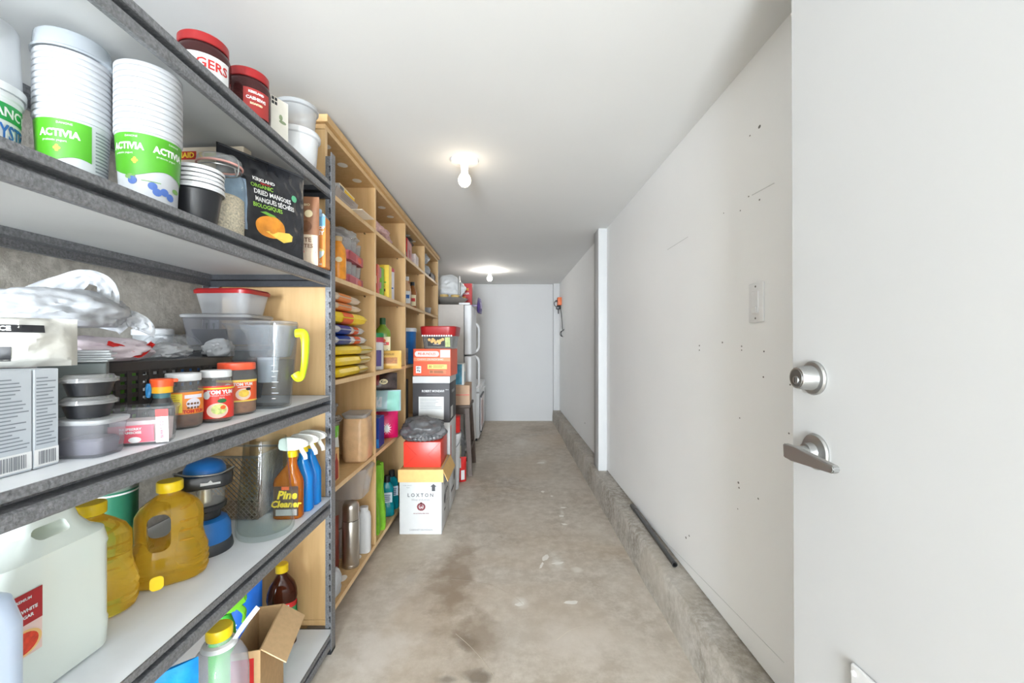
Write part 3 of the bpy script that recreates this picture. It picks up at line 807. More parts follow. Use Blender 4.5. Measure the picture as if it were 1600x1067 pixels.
BF = mat('black_foil', C(40, 41, 45), 0.2, var=.15, bump=.9, bscale=26)
a, b_ = Vector((-.770, 1.098)), Vector((-.654, 1.332))
cc = (a + b_) / 2; wd = (b_ - a).length
rz = math.atan2(b_.y - a.y, b_.x - a.x)
t = thing('mango_pouch', 'tall black foil pouch of dried mangoes on the second shelf', 'pouch', (cc.x, cc.y, S2), rz)
HM = .2695
pf = pillow(wd, HM, .052, 3, .006, 0, .5, 2.4)
bm = B(); pouch_bm(bm, pf, wd, HM, 72, 72); obj('pouch_body', bm, BF, t)
f = lambda u, v: pf(u, v) + Vector((0, -.0018, 0)); g = lambda u, v: pf(u, v) + Vector((0, -.0028, 0))
bm = B()
outl = [(-.115, .045), (-.115, .205), (-.062, .196), (-.058, .12), (-.064, .05)]
grid(bm, f, -.118, -.064, .05, .19, 8, 10); obj('blue_window', bm, mat('blue_grey_print', C(136, 156, 178), .25, var=.2, scale=30, bump=.4, bscale=30), t)
text('lettering', 'KIRKLAND', .0135, WHITEP, t, g, -.012, .2020, .0005)
text('lettering', 'Signature', .0075, REDP, t, g, -.008, .1935, .0002)
text('lettering', 'ORGANIC', .0165, mat('lime_print', C(150, 205, 70), .5), t, g, -.020, .182, .0003, sx=.85)
text('lettering', 'DRIED MANGOES', .0185, WHITEP, t, g, .012, .164, .0004, sx=.80)
text('lettering', 'MANGUES SÉCHÉES', .0185, WHITEP, t, g, .018, .1435, .0004, sx=.76)
text('lettering', 'BIOLOGIQUES', .0165, mat('lime_print', C(150, 205, 70)), t, g, -.006, .1255, .0003, sx=.84)
MG = mat('mango_print', C(236, 150, 50), .45, var=.25, scale=22)
bm = B(); ellipse(bm, f, .004, .072, .046, .031, 26); obj('mango_print', bm, MG, t, smooth=False)
bm = B(); poly(bm, g, [(-.012, .058), (.03, .064), (.062, .068), (.075, .062), (.070, .045), (.045, .036), (.015, .044)]); obj('mango_slice_print', bm, mat('mango_slice', C(248, 205, 90), .45, var=.08), t, smooth=False)
bm = B(); poly(bm, g, [(-.030, .108), (-.012, .104), (.012, .098), (.032, .094), (.010, .107), (-.014, .113)]); obj('leaf_print', bm, mat('mango_leaf', C(120, 180, 70), .5), t, smooth=False)
bm = B(); ellipse(bm, g, .083, .180, .0105, .0105, 20); obj('green_seal', bm, mat('seal_green', C(90, 175, 130), .5), t, smooth=False)
bm = B(); grid(bm, g, -.128, .128, .2635, .266, 20, 1); obj('seal_line', bm, mat('foil_shine', C(90, 92, 96), .25), t)

def simple_pouch(name, label, cat, x, y, z, rz, w, h, d, m, seed=1, prints=(), texts=(), wr=.003, top=0, group=None, tilt=0):
    t = thing(name, label, cat, (x, y, z), rz, group)
    if tilt: t.rotation_euler = (tilt, 0, rz)
    p = pillow(w, h, d, seed, wr, top, .5)
    bm = B(); pouch_bm(bm, p, w, h, 18, 20); obj('bag_body', bm, m, t)
    f = lambda u, v: p(u, v) + Vector((0, -.001, 0)); g = lambda u, v: p(u, v) + Vector((0, -.0018, 0))
    for nm, kind, a, mm in prints:
        bm = B()
        if kind == 'r': grid(bm, f, a[0], a[1], a[2], a[3], 8, 8)
        elif kind == 'e': ellipse(bm, g, *a)
        else: poly(bm, g, a)
        obj(nm, bm, mm, t, smooth=kind == 'r')
    for s, u_, v_, sz, mm in texts: text('lettering', s, sz, mm, t, lambda a, b: p(a, b) + Vector((0, -.0024, 0)), u_, v_, sz * .02)
    return t
simple_pouch('snack_pouch', 'brown snack pouch with a round seal between the mango pouch and the carton', 'pouch', -.676, 1.405, S2, R(8), .074, .232, .03, mat('brown_foil', C(150, 105, 76), .35, var=.15), 5,
             (('cream_panel', 'r', (-.038, .034, .0, .10), mat('cream_panel', C(226, 205, 180), .5)), ('round_seal', 'e', (.006, .172, .013, .013, 18), CREAMP), ('cookie_print', 'e', (-.004, .128, .022, .02, 16), BROWNP), ('small_band', 'r', (-.03, .03, .04, .046), mat('pink_print', C(230, 150, 140)))),
             (('LITE', -.002, .082, .020, BROWNP), ('BITES', 0, .062, .018, BROWNP), ('BIO', 0, .202, .012, CREAMP)))
x, y = -.672, 1.463
t = thing('milk_carton', 'tall drink carton with a bowl picture and blue screw cap by the corner post', 'carton', (x, y, S2), R(8))
bm = B(); box(bm, -.037, .037, -.028, .028, 0, .176, .002, 1); obj('carton_body', bm, mat('oat_carton', C(222, 140, 60), .5, var=.12, scale=30), t)
f = plane_f(-.028, .0008); g = plane_f(-.028, .0016)
bm = B(); grid(bm, f, -.0365, .0365, .14, .175, 1, 1); obj('sky_panel', bm, mat('sky_print', C(110, 165, 200), .5), t, smooth=False)
bm = B(); prism(bm, [(-.037, .1765), (.037, .1765), (.030, .186), (-.030, .186)], 'y', -.026, .026); lathe(bm, [(0, .186), (.017, .186), (.017, .205), (.015, .208), (0, .208)], 24, 0, 0); obj('cap', bm, mat('blue_cap', C(160, 190, 215), .35), t)
text('lettering', 'BOWL OF', .0155, WHITEP, t, g, 0, .136, .0006); text('lettering', 'HONEY', .0185, WHITEP, t, g, 0, .118, .0008)
bm = B(); ellipse(bm, g, 0, .055, .033, .030, 24, 180, 360); grid(bm, g, -.018, .018, .018, .026, 2, 1); obj('bowl_print', bm, mat('bowl_print', C(205, 225, 228), .5), t, smooth=False, kind='stuff')
bm = B(); ellipse(bm, g, 0, .055, .033, .012, 20, 0, 180); obj('oats_print', bm, mat('oats_print', C(240, 205, 130), .5), t, smooth=False)
bm = B(); ellipse(bm, lift(g, .0005), -.016, .061, .008, .008, 12); obj('berry_print', bm, BLUEP, t, smooth=False)
bm = B(); ellipse(bm, lift(g, .0005), .008, .063, .009, .008, 12); obj('fruit_print', bm, REDP, t, smooth=False)
text('lettering', 'CRUNCH', .010, WHITEP, t, g, .004, .010, .0004)

# --- third shelf
GC = mat('grey_carton', C(186, 192, 198), .5, var=.03)
def grey_carton(y0, y1, label):
    t = thing('food_carton', label, 'carton', (-.714, (y0 + y1) / 2, S3), R(90), 'grey cartons side by side')
    w = (y1 - y0) - .001
    bm = B(); box(bm, -w / 2, w / 2, 0, .17, 0, .151, .0012, 1); obj('carton_body', bm, GC, t)
    f = plane_f(0, .0006); g = plane_f(0, .0011)
    lines('small_print', t, f, -w * .42, w * .44, .034, .140, 20, mat('slate_print', C(126, 132, 140)), .35, .5, int(y0 * 100))
    bm = B(); grid(bm, f, -w * .5, w * .48, .003, .029, 1, 1); obj('barcode_panel', bm, WHITEP, t, smooth=False)
    bm = B(); x_ = -w * .34; rnd = random.Random(3)
    while x_ < w * .34:
        q = rnd.choice((.0006, .001, .0016)); grid(bm, g, x_, x_ + q, .006, .026, 1, 1); x_ += q + rnd.choice((.0006, .0012))
    obj('bar_lines', bm, GREYP, t, smooth=False, kind='stuff')
grey_carton(.626, .662, 'grey printed food carton, the right one of the pair at the left edge')
grey_carton(.568, .625, 'grey printed food carton, the left one of the pair at the left edge')
t = simple_pouch('flour_bag', 'white food bag with a black label lying on the grey cartons', 'bag', -.785, .655, S3 + .153, R(52), .15, .078, .085, mat('white_paper_bag', C(200, 198, 190), .6, var=.05, bump=.6, bscale=30), 9,
             (), (), .016, .15)
bm = B(); p = pillow(.15, .078, .085, 9, .016, .15, .5)
f = lambda a, b: p(a, b) + Vector((0, -.0015, 0)); g = lambda a, b: p(a, b) + Vector((0, -.0025, 0))
grid(bm, f, -.065, -.0, .010, .032, 8, 4); grid(bm, f, -.06, .035, .054, .066, 8, 2); obj('black_label', bm, BLACKP, t, kind='stuff')
lines('small_print', t, g, -.055, -.01, .014, .028, 2, WHITEP, .5, .2, 4)
text('lettering', 'RICE', .010, WHITEP, t, g, -.01, .060, .0004)
t = thing('flat_sachets', 'pile of pale grey flat sachets behind the grey cartons', 'sachets', (-.822, .79, S3 + .155), R(40))
for k in range(5):
    bm = B(); box(bm, -.05 + .004 * (k % 3), .05 + .005 * (k % 2), -.035, .035, .0045 * k, .0045 * k + .004, .0012, 1)
    o = obj('sachet', bm, mat('pale_sachet', C(205, 210, 214), .4, var=.06), t); o.rotation_euler = (0, 0, .07 * (k % 3 - 1))
bm = B(); box(bm, -.045, .045, -.032, .032, -.155, -.001, .002, 1); obj('sachet_carton', bm, mat('grey_green_box', C(120, 128, 128), .5), t)
t = thing('ply_board', 'thin pale wooden board standing behind the grey cartons', 'board', (-.782, .695, S3), R(50))
bm = B(); box(bm, -.014, .014, -.003, .003, 0, .095, .001, 1); obj('board_body', bm, mat('pale_ply', C(226, 190, 150), .6), t)
bm = B(); box(bm, -.008, .008, -.0035, .0035, .095, .118, .001, 1); obj('white_tip', bm, WHITE, t)

# clear square container and two takeout bowls on it
x, y, rz = -.720, .715, R(6)
SMOKE = clear('smoky_clear', (0.80, 0.81, 0.83, 1), 0.24, 0.15, body=C(190, 190, 196))
t = thing('square_container', 'clear square plastic container under the two takeout bowls', 'container', (x, y, S3), rz)
bm = B(); loft(bm, [(0, .074, .056, .014), (.003, .078, .060, .016), (.055, .086, .068, .016)], 6, True, False); obj('container_body', bm, SMOKE, t)
bm = B(); loft(bm, [(.055, .090, .070, .018), (.058, .094, .074, .018), (.0625, .094, .074, .018), (.064, .086, .068, .016)], 6); obj('lid', bm, FROST, t)
bm = B(); loft(bm, [(.004, .066, .048, .012), (.026, .070, .052, .012), (.030, .062, .045, .012)], 5); obj('inner_tub', bm, mat('grey_inner', C(120, 116, 128), .5, var=.2), t)
DOME = clear('takeout_lid', (0.82, 0.80, 0.76, 1), 0.22, 0.06)
src = None
for k in range(2):
    z = S3 + .0655 + .037 * k
    lab = ('lower', 'upper')[k] + ' black takeout bowl with a clear crimped lid on the square container'
    if src is None:
        src = thing('takeout_bowl', lab, 'bowl', (x, y, z), 0, 'takeout bowls on the square container')
        src.scale = (.78, .78, .92)
        bm = B(); lathe(bm, [(0, 0), (.034, 0), (.042, .024), (.046, .025), (.046, .028), (.040, .0285), (0, .0285)], 36); obj('bowl_body', bm, BLACKPL, src)
        bm = B(); N = 60
        rr = lambda i: .0485 + .0008 * (i % 2)
        rings = [[bm.verts.new((r_(i) * math.cos(2 * PI * i / N), r_(i) * math.sin(2 * PI * i / N), z_)) for i in range(N)] for r_, z_ in ((rr, .0245), (rr, .032), (lambda i: .043, .0335), (lambda i: .039, .038), (lambda i: .034, .0385))]
        for A, D in zip(rings, rings[1:]):
            for i in range(N): bm.faces.new((A[i], A[(i + 1) % N], D[(i + 1) % N], D[i]))
        bm.faces.new(rings[-1]); obj('clear_lid', bm, DOME, src, ang=60)
    else: dup(src, (x + .003, y - .002, z), 1.1, lab)

# clamshell of pink berries pack
t = thing('berry_clamshell', 'clear clamshell pack with a pink and red label on the third shelf front', 'pack', (-.702, .800, S3), R(26))
bm = B(); loft(bm, [(0, .088, .048, .008), (.004, .092, .052, .009), (.062, .104, .060, .010), (.066, .108, .064, .01)], 4, True, False); obj('shell_body', bm, CLEAR, t)
bm = B(); loft(bm, [(.067, .108, .064, .01), (.071, .104, .06, .01)], 4); obj('shell_lid', bm, CLEAR, t)
PK = mat('pink_label', C(222, 96, 112), .45, var=.08)
bm = B(); loft(bm, [(.004, .084, .044, .008), (.045, .088, .048, .008)], 4); obj('tissue_contents', bm, mat('pale_pink_fill', C(236, 214, 214), .6, var=.08), t)
f = lambda u, v: Vector((u, -.0265 - .07 * v * .9 - .0008, v)); g = lambda u, v: f(u, v) + Vector((0, -.0006, 0))
bm = B(); grid(bm, f, -.042, .024, .006, .038, 6, 2); obj('pink_label', bm, PK, t, smooth=False)
bm = B(); grid(bm, f, .027, .046, .003, .066, 2, 4); obj('side_label', bm, WHITEP, t, smooth=False)
bm = B(); grid(bm, g, .027, .046, .052, .066, 2, 2); obj('red_tab', bm, REDP, t, smooth=False)
text('lettering', 'RASPBERRY', .0062, WHITEP, t, g, -.010, .031, .0002); text('lettering', 'FRAMBOISE', .0062, WHITEP, t, g, -.010, .0245, .0002)
bm = B(); ellipse(bm, g, -.032, .016, .0075, .0045, 14); ellipse(bm, g, -.004, .011, .0095, .0055, 14); obj('badge', bm, WHITEP, t, smooth=False, kind='stuff')
text('lettering', 'BERRY CO', .0072, PK, t, lift(g, .0004), .0365, .028, .0002, rot=R(90))

# little sauce bottle
x, y = -.722, .868
t = thing('sauce_bottle', 'small dark sauce bottle with an orange and yellow cap', 'bottle', (x, y, S3), face(x, y))
bm = B(); loft(bm, [(0, .040, .034, .012), (.004, .044, .038, .014), (.056, .044, .038, .014), (.072, .034, .032, .014), (.080, .026, .026, .012)], 5); obj('bottle_body', bm, mat('dark_sauce_glass', C(56, 54, 54), .15, var=.15), t)
bm = B(); loft(bm, [(.076, .028, .028, .013), (.088, .030, .030, .014)], 5); obj('neck_band', bm, mat('teal_band', C(70, 120, 130), .3, var=.3, scale=80), t)
bm = B(); lathe(bm, [(0, .088), (.0185, .088), (.0185, .101), (0, .101)], 28); obj('cap_base', bm, mat('yellow_orange', C(248, 176, 36), .4), t)
bm = B(); lathe(bm, [(0, .101), (.0195, .101), (.0200, .115), (.0185, .117), (0, .117)], 28); box(bm, .015, .027, -.006, .006, .109, .116, .002, 1); obj('cap', bm, mat('orange_cap', C(240, 92, 42), .35), t)
bm = B(); tube(bm, [(-.021 + .002 * math.cos(a), -.008, .094 + .013 * math.sin(a)) for a in [i * PI / 9 for i in range(19)]], .0032, 6); obj('blue_pull_tag', bm, mat('blue_tag', C(40, 130, 190), .4), t)

# three tom yum jars
def paste_jar(x, y, r, h, lidm, lidr, bands, contents, label, empty=0):
    t = thing('paste_jar', label, 'jar', (x, y, S3), face(x, y), 'soup paste jars on the third shelf')
    nk = r * .86
    bm = B(); lathe(bm, [(0, .003), (r * .82, 0), (r * .95, .004), (r, .014), (r, h * .68), (r * .97, h * .74), (nk, h * .82), (nk, h * .87), (0, h * .87)], 40); obj('glass_body', bm, clear('jar_glass', (.93, .92, .90, 1), .10, .05), t)
    bm = B(); lathe(bm, [(0, .004), (r * .80, .003), (r * .94, .007), (r * .965, .014), (r * .965, h * .66 - empty), (0, h * .66 - empty)], 32); obj('paste', bm, contents, t)
    bm = B(); lathe(bm, [(lidr * .98, h * .865), (lidr, h * .875), (lidr, h * .985), (lidr * .95, h), (0, h)], 40); obj('lid', bm, lidm, t)
    f = cyl(r, .0006); g = cyl(r, .0012); k = lambda n_: cyl(r, .0018 + n_ * .0004)
    return t, f, g, k
PASTE = mat('brown_paste', C(104, 66, 40), .4, var=.3, scale=70)
t, f, g, k = paste_jar(-.741, .950, .037, .123, WHITE, .0335, None, PASTE, 'soup paste jar with a yellow and orange label and white lid')
bm = B(); grid(bm, f, -.052, .052, .033, .082, 24, 2); obj('orange_label', bm, mat('tom_orange', C(240, 140, 50), .45), t)
bm = B(); grid(bm, g, -.036, -.002, .037, .079, 8, 1); obj('yellow_panel', bm, mat('tom_yellow', C(248, 226, 80), .5), t)
lines('small_print', t, k(0), -.033, -.006, .044, .077, 7, mat('tom_dark_yellow', C(205, 165, 60)), .3, .3, 2)
bm = B(); grid(bm, g, .002, .040, .068, .076, 6, 1); ellipse(bm, g, .02, .056, .015, .012, 16); obj('white_badge', bm, mat('lilac_white', C(226, 220, 230), .5), t, kind='stuff', smooth=False)
bm = B()
for i in range(8): ellipse(bm, k(0), .009 + .0065 * (i % 4), .047 + .009 * (i // 4), .0028, .0026, 8)
obj('food_print', bm, BROWNP, t, kind='stuff', smooth=False)
text('lettering', 'TOM YUM', .0095, REDP, t, k(1), .021, .0385, .0005)
t, f, g, k = paste_jar(-.722, 1.030, .036, .125, WHITE, .0325, None, PASTE, 'soup paste jar with a red noodle-bowl label and white lid')
RED2 = mat('tom_red', C(226, 60, 48), .45)
bm = B(); grid(bm, f, -.054, .054, .010, .088, 26, 2); obj('red_label', bm, RED2, t)
bm = B(); grid(bm, g, -.054, .054, .0805, .084, 24, 1); obj('gold_line', bm, YELLOWP, t)
text('lettering', 'TOM YUM', .0125, WHITEP, t, g, .010, .0725, .0006); text('lettering', 'INSTANT SOUP PASTE', .0045, WHITEP, t, g, .010, .0645); text('lettering', 'PATE', .005, WHITEP, t, g, .012, .0585)
bm = B(); ellipse(bm, g, -.020, .066, .0075, .0095, 14); obj('white_badge', bm, WHITEP, t, smooth=False)
bm = B(); ellipse(bm, g, .003, .029, .023, .018, 22); obj('bowl_print', bm, mat('bowl_cream', C(240, 208, 190), .5), t, smooth=False)
bm = B(); ellipse(bm, k(0), .006, .032, .0165, .0125, 20); obj('noodle_print', bm, mat('noodle_print', C(206, 216, 130), .5, var=.3, scale=140), t, smooth=False)
bm = B(); ellipse(bm, k(1), .014, .036, .006, .005, 12); obj('prawn_print', bm, ORANGEP, t, smooth=False)
bm = B(); ellipse(bm, k(0), .012, .052, .010, .005, 12); obj('leaf_print', bm, mat('dark_leaf', C(30, 110, 60), .5), t, smooth=False)
t, f, g, k = paste_jar(-.741, 1.137, .047, .139, mat('coral_lid', C(242, 92, 60), .35), .0445, None, mat('amber_paste', C(150, 100, 60), .4, var=.3, scale=60), 'larger soup paste jar with a coral lid beside the water pitcher', .03)
bm = B(); grid(bm, f, -.062, .062, .036, .094, 26, 2); obj('orange_label', bm, mat('tom_orange_red', C(232, 92, 44), .45), t)
bm = B(); grid(bm, g, -.062, .062, .088, .094, 24, 1); grid(bm, g, -.062, .062, .036, .040, 24, 1); obj('gold_line', bm, mat('gold_line', C(248, 205, 90), .5), t, kind='stuff')
text('lettering', 'TOM YUM', .0105, WHITEP, t, g, .016, .082, .0005); lines('small_print', t, g, .002, .034, .073, .077, 1, WHITEP, .5, 0)
bm = B(); ellipse(bm, g, -.020, .074, .0095, .0115, 18); grid(bm, g, -.021, -.017, .046, .062, 1, 1); obj('white_badge', bm, WHITEP, t, smooth=False, kind='stuff')
bm = B(); ellipse(bm, g, .016, .056, .019, .0155, 20); obj('bowl_print', bm, mat('bowl_cream', C(240, 208, 190)), t, smooth=False)
bm = B(); ellipse(bm, k(0), .017, .058, .013, .010, 18); obj('soup_print', bm, mat('soup_print', C(244, 196, 80), .5, var=.2, scale=100), t, smooth=False)
bm = B(); ellipse(bm, k(0), .028, .069, .007, .004, 12); obj('mushroom_print', bm, BLACKP, t, smooth=False)

# water pitcher
x, y = -.735, 1.255
t = thing('water_pitcher', 'clear water filter pitcher with a lime green handle on the third shelf', 'pitcher', (x, y, S3), R(4))
PIT = clear('pitcher_plastic', (.93, .94, .95, 1), .05, .04, body=C(205, 210, 214))
bm = B(); loft(bm, [(0, .135, .086, .03), (.004, .142, .092, .034), (.07, .152, .098, .036), (.16, .170, .106, .04), (.236, .186, .112, .042, -.004), (.250, .198, .114, .04, -.009)], 8, True, False)
loft(bm, [(.2505, .192, .108, .038, -.009), (.236, .181, .107, .04, -.004), (.16, .165, .101, .038), (.07, .147, .093, .034), (.006, .134, .084, .03)], 8, False, True); obj('jug_body', bm, PIT, t)
bm = B(); loft(bm, [(.150, .09, .086, .03, .02), (.154, .10, .092, .032, .02), (.215, .128, .098, .036, .022), (.245, .150, .104, .036, .012)], 8, True, False); obj('hopper', bm, clear('hopper_plastic', (.86, .87, .88, 1), .26, .1, body=C(186, 190, 194)), t)
bm = B(); loft(bm, [(.075, .046, .05, .02, .01), (.150, .054, .056, .022, .012)], 6); obj('filter_cartridge', bm, mat('filter_grey', C(192, 196, 200), .5), t)
bm = B(); loft(bm, [(.007, .130, .080, .03), (.07, .144, .090, .033), (.142, .158, .098, .036)], 8); obj('water', bm, clear('water', (.86, .89, .91, 1), .02, .02, body=C(170, 178, 184)), t)
bm = B(); loft(bm, [(.251, .150, .106, .036, .014), (.257, .146, .102, .036, .014)], 8); obj('lid', bm, clear('pitcher_lid', (.9, .91, .92, 1), .18, .1), t)
LIME = mat('lime_plastic', C(200, 226, 30), .35)
bm = B(); tube(bm, smooth_path([(.092, 0, .222), (.112, 0, .222), (.120, 0, .20), (.119, 0, .14), (.112, 0, .098), (.100, 0, .088), (.090, 0, .10)], 8), (.009, .0135), 12); obj('handle', bm, LIME, t)
bm = B()
for k_ in range(7): box(bm, .046, .046 + (.018 if k_ % 2 else .010), -.0490 - .0022 * (k_ * .02 / .07) - .0005, -.0478, .030 + .016 * k_, .0315 + .016 * k_)
obj('level_mark', bm, WHITEP, t, kind='stuff', smooth=False)

# woven basket with bags and lids
bx, by, bw, bd = -.948, 1.055, .155, .49
BK = mat('basket_plastic', C(58, 54, 52), .45, var=.1)
t = thing('woven_basket', 'dark woven plastic basket behind the jars on the third shelf', 'basket', (bx, by, S3), 0)
bm = B(); box(bm, -bw / 2, bw / 2, -bd / 2, bd / 2, 0, .006); obj('basket_base', bm, BK, t, smooth=False)
bm = B()
for z in (.006, .026, .046, .066, .086, .104, .122):
    for xx in (-bw / 2, bw / 2): box(bm, xx - .002, xx + .002, -bd / 2, bd / 2, z, z + .011)
    for yy in (-bd / 2, bd / 2): box(bm, -bw / 2, bw / 2, yy - .002, yy + .002, z, z + .011)
obj('weave_strand', bm, BK, t, kind='stuff', smooth=False)
bm = B()
for i in range(18):
    yy = -bd / 2 + bd * i / 17
    for xx in (-bw / 2, bw / 2): box(bm, xx - .003, xx + .003, yy - .006, yy + .006, 0, .135)
for i in range(6):
    xx = -bw / 2 + bw * i / 5
    for yy in (-bd / 2, bd / 2): box(bm, xx - .006, xx + .006, yy - .003, yy + .003, 0, .135)
obj('weave_stake', bm, BK, t, kind='stuff', smooth=False)
bm = B(); loft(bm, [(.128, bw + .012, bd + .012, .012), (.148, bw + .022, bd + .022, .014), (.150, bw + .020, bd + .02, .014)], 4, False, False); loft(bm, [(.150, bw + .016, bd + .016, .014), (.128, bw + .006, bd + .006, .01)], 4, False, False); obj('basket_rim', bm, mat('basket_rim', C(84, 80, 78), .3), t)
for k_, (yy, m_) in enumerate(((-.16, mat('fill_blue', C(60, 120, 190), .4)), (-.05, mat('fill_green', C(120, 190, 70), .4)), (.06, mat('fill_white', C(225, 225, 225), .4)), (.16, mat('fill_blue', C(60, 120, 190))))):
    w = thing('snack_packet', ('blue', 'green', 'white', 'second blue')[k_] + ' snack packet showing through the weave of the dark basket', 'packet', (bx + .02, by + yy, S3 + .008), R(85))
    p = pillow(.09, .115, .04, k_ + 2, .003, .2, .6); bm = B(); pouch_bm(bm, p, .09, .115, 12, 12); obj('packet_body', bm, m_, w)

# white grocery bag with a standing handle loop
t = thing('grocery_bag', 'white plastic grocery bag with its handle loop standing up on the basket', 'bag', (-.93, .90, S3 + .226), 0)
bm = B(); blob(bm, (-.0, -.02, .03), (.075, .12, .045), 4, .35, 1.8, 5, 0.0)
obj('bag_body', bm, FILM, t, ang=60)
def ribbon(bm, pts, wid, thick=.0012, nrm=Vector((1, 0, 0))):
    pts = smooth_path(pts, 8); n = len(pts); L_ = []
    for i, p in enumerate(pts):
        tt = (pts[min(i + 1, n - 1)] - pts[max(i - 1, 0)]).normalized()
        s = tt.cross(nrm).normalized(); q = i / (n - 1) * (len(wid) - 1); a = int(min(q, len(wid) - 2)); w_ = wid[a] + (wid[a + 1] - wid[a]) * (q - a)
        row = []
        for j in range(9):
            h_ = (j / 8 - .5)
            fold = .0015 * math.sin(j * 1.9 + i * .22) + .006 * noise.noise(Vector((j * .8, i * .3, 2)))
            row.append(bm.verts.new(p + s * (h_ * w_) + nrm * fold))
        L_.append(row)
    for A, D in zip(L_, L_[1:]):
        for j in range(8): bm.faces.new((A[j], A[j + 1], D[j + 1], D[j]))
    return bm
vn = Vector((.72, -.69, 0)).normalized(); vr = Vector((.69, .72, 0)).normalized()
def vp(a, z): return vr * a + Vector((0, 0, z))
bm = B(); ribbon(bm, [vp(-.085, .0), vp(-.05, .05), vp(-.014, .090), vp(.014, .110), vp(.042, .098), vp(.046, .06), vp(.030, .0)], [.12, .08, .048, .032, .030, .040, .08], nrm=vn); obj('handle_loop', bm, FILM, t, ang=80)
bm = B(); ribbon(bm, [vp(.05, .005) + vn * .01, vp(.075, .022), vp(.098, .016), vp(.110, .0), vp(.106, -.01)], [.05, .04, .035, .035, .05], nrm=vn); obj('small_handle', bm, FILM, t, ang=80)
t = thing('printed_bag', 'crumpled thin bag with a red tick print lying on the basket rim', 'bag', (-.93, .915, S3 + .152), 0)
bm = B(); blob(bm, (.03, .0, .022), (.075, .10, .030), 8, .35, 2.2, 4, 0.0); obj('bag_body', bm, mat('pinkish_film', C(214, 200, 206), .35, var=.12, scale=30, bump=.3, bscale=50), t, ang=60)
bm = B(); ribbon(bm, [(.098, -.05, .040), (.104, -.01, .022), (.104, .02, .016), (.098, .06, .040)], [.010, .016, .016, .010], nrm=Vector((.9, -.3, .3)).normalized()); obj('red_tick', bm, REDP, t)
t = thing('tissue_bag', 'small crumpled white bag lying on the middle of the basket', 'bag', (-.905, 1.105, S3 + .152), 0)
bm = B(); blob(bm, (0, 0, .018), (.038, .06, .022), 12, .5, 2.4, 4, 0.0); obj('bag_body', bm, FILM, t, ang=60)
t = thing('tissue_bag', 'small white crumpled bag on the basket beside the water pitcher', 'bag', (-.878, 1.262, S3 + .152), 0)
bm = B(); blob(bm, (0, 0, .022), (.034, .04, .028), 15, .5, 2.4, 4, 0.0); obj('bag_body', bm, FILM, t, ang=60)
for k_, (xx, yy) in enumerate(((-.972, 1.165), (-.972, 1.21), (-.972, 1.252))):
    t = thing('clear_saucer', ('left', 'middle', 'right')[k_] + ' one of three clear round saucers standing on edge in the basket', 'saucer', (xx, yy, S3 + .172), face(xx, yy) + .3 * (k_ - 1), 'clear saucers standing in the basket')
    bm = B(); lathe(bm, [(.044, 0), (.0455, .002), (.0455, .009), (.043, .010), (.040, .007), (.034, .006), (.030, .009), (0, .009)], 36); rot_bm(bm, Matrix.Rotation(R(82), 4, 'X')); obj('lid_body', bm, CLEAR, t)
x, y = -1.087, 1.275
t = thing('grey_canister', 'grey round canister with a white lid behind the basket', 'canister', (x, y, S3), 0)
bm = B(); lathe(bm, [(0, 0), (.042, 0), (.048, .22), (0, .22)], 36); obj('canister_body', bm, mat('grey_canister', C(150, 152, 152), .5), t)
bm = B(); lathe(bm, [(.049, .215), (.051, .217), (.051, .232), (.047, .236), (0, .236)], 36); obj('lid', bm, WHITE, t)
# stacked food containers in the back corner
x, y = -.955, 1.425
t = thing('black_tray', 'black takeout tray with a clear lid under the stacked food boxes', 'tray', (x, y, S3), 0)
bm = B(); loft(bm, [(0, .16, .13, .02), (.165, .20, .155, .025), (.168, .21, .165, .03)], 5); obj('tray_body', bm, BLACKPL, t)
bm = B(); loft(bm, [(.169, .215, .17, .03), (.180, .212, .167, .03), (.184, .20, .155, .03)], 5); obj('lid', bm, DOME, t)
t = thing('food_container', 'clear rectangular food box with black tub inside, under the red-lidded one', 'container', (x, y, S3 + .186), R(2))
bm = B(); loft(bm, [(0, .19, .15, .02), (.09, .215, .168, .025)], 5, True, False); obj('box_body', bm, SMOKE, t)
bm = B(); loft(bm, [(.003, .155, .12, .02), (.052, .175, .14, .02)], 5); obj('black_inner_tub', bm, BLACKPL, t)
bm = B(); loft(bm, [(.09, .226, .178, .028), (.098, .228, .18, .028), (.102, .215, .168, .025)], 5); obj('lid', bm, FROST, t)
t = thing('food_container', 'frosted food box with a red lid on top of the corner stack', 'container', (x + .015, y, S3 + .289), R(-3))
bm = B(); loft(bm, [(0, .155, .115, .025), (.066, .182, .14, .03)], 6, True, False); obj('box_body', bm, FROST, t)
bm = B(); loft(bm, [(.066, .192, .15, .032), (.077, .194, .152, .032), (.083, .182, .14, .03)], 6); obj('lid', bm, REDLID, t)

# --- fourth shelf: big jugs
MILK = clear('translucent_jug', (.70, .76, .78, 1), .62, .35, body=C(214, 224, 226))
VIN = clear('vinegar_jug', (.90, .92, .86, 1), .76, .28, body=C(240, 246, 240))
x, y = -.700, .490
t = thing('water_jug', 'pale blue translucent water jug at the lower left edge of the fourth shelf', 'jug', (x, y, S4), 0)
bm = B(); loft(bm, [(0, .085, .165, .03), (.006, .094, .176, .036), (.10, .096, .178, .036), (.19, .096, .178, .036), (.225, .088, .165, .04), (.245, .06, .11, .03), (.255, .036, .04, .018), (.275, .034, .036, .017)], 7); obj('jug_body', bm, clear('blue_jug', (.80, .86, .94, 1), .78, .3, body=C(214, 228, 246)), t)
bm = B(); lathe(bm, [(0, .272), (.021, .272), (.021, .29), (0, .29)], 28); obj('cap', bm, WHITE, t)
x, y = -.815, .70
t = thing('vinegar_jug', 'large translucent vinegar jug with a red grapefruit label on the fourth shelf', 'jug', (x, y, S4), R(90))
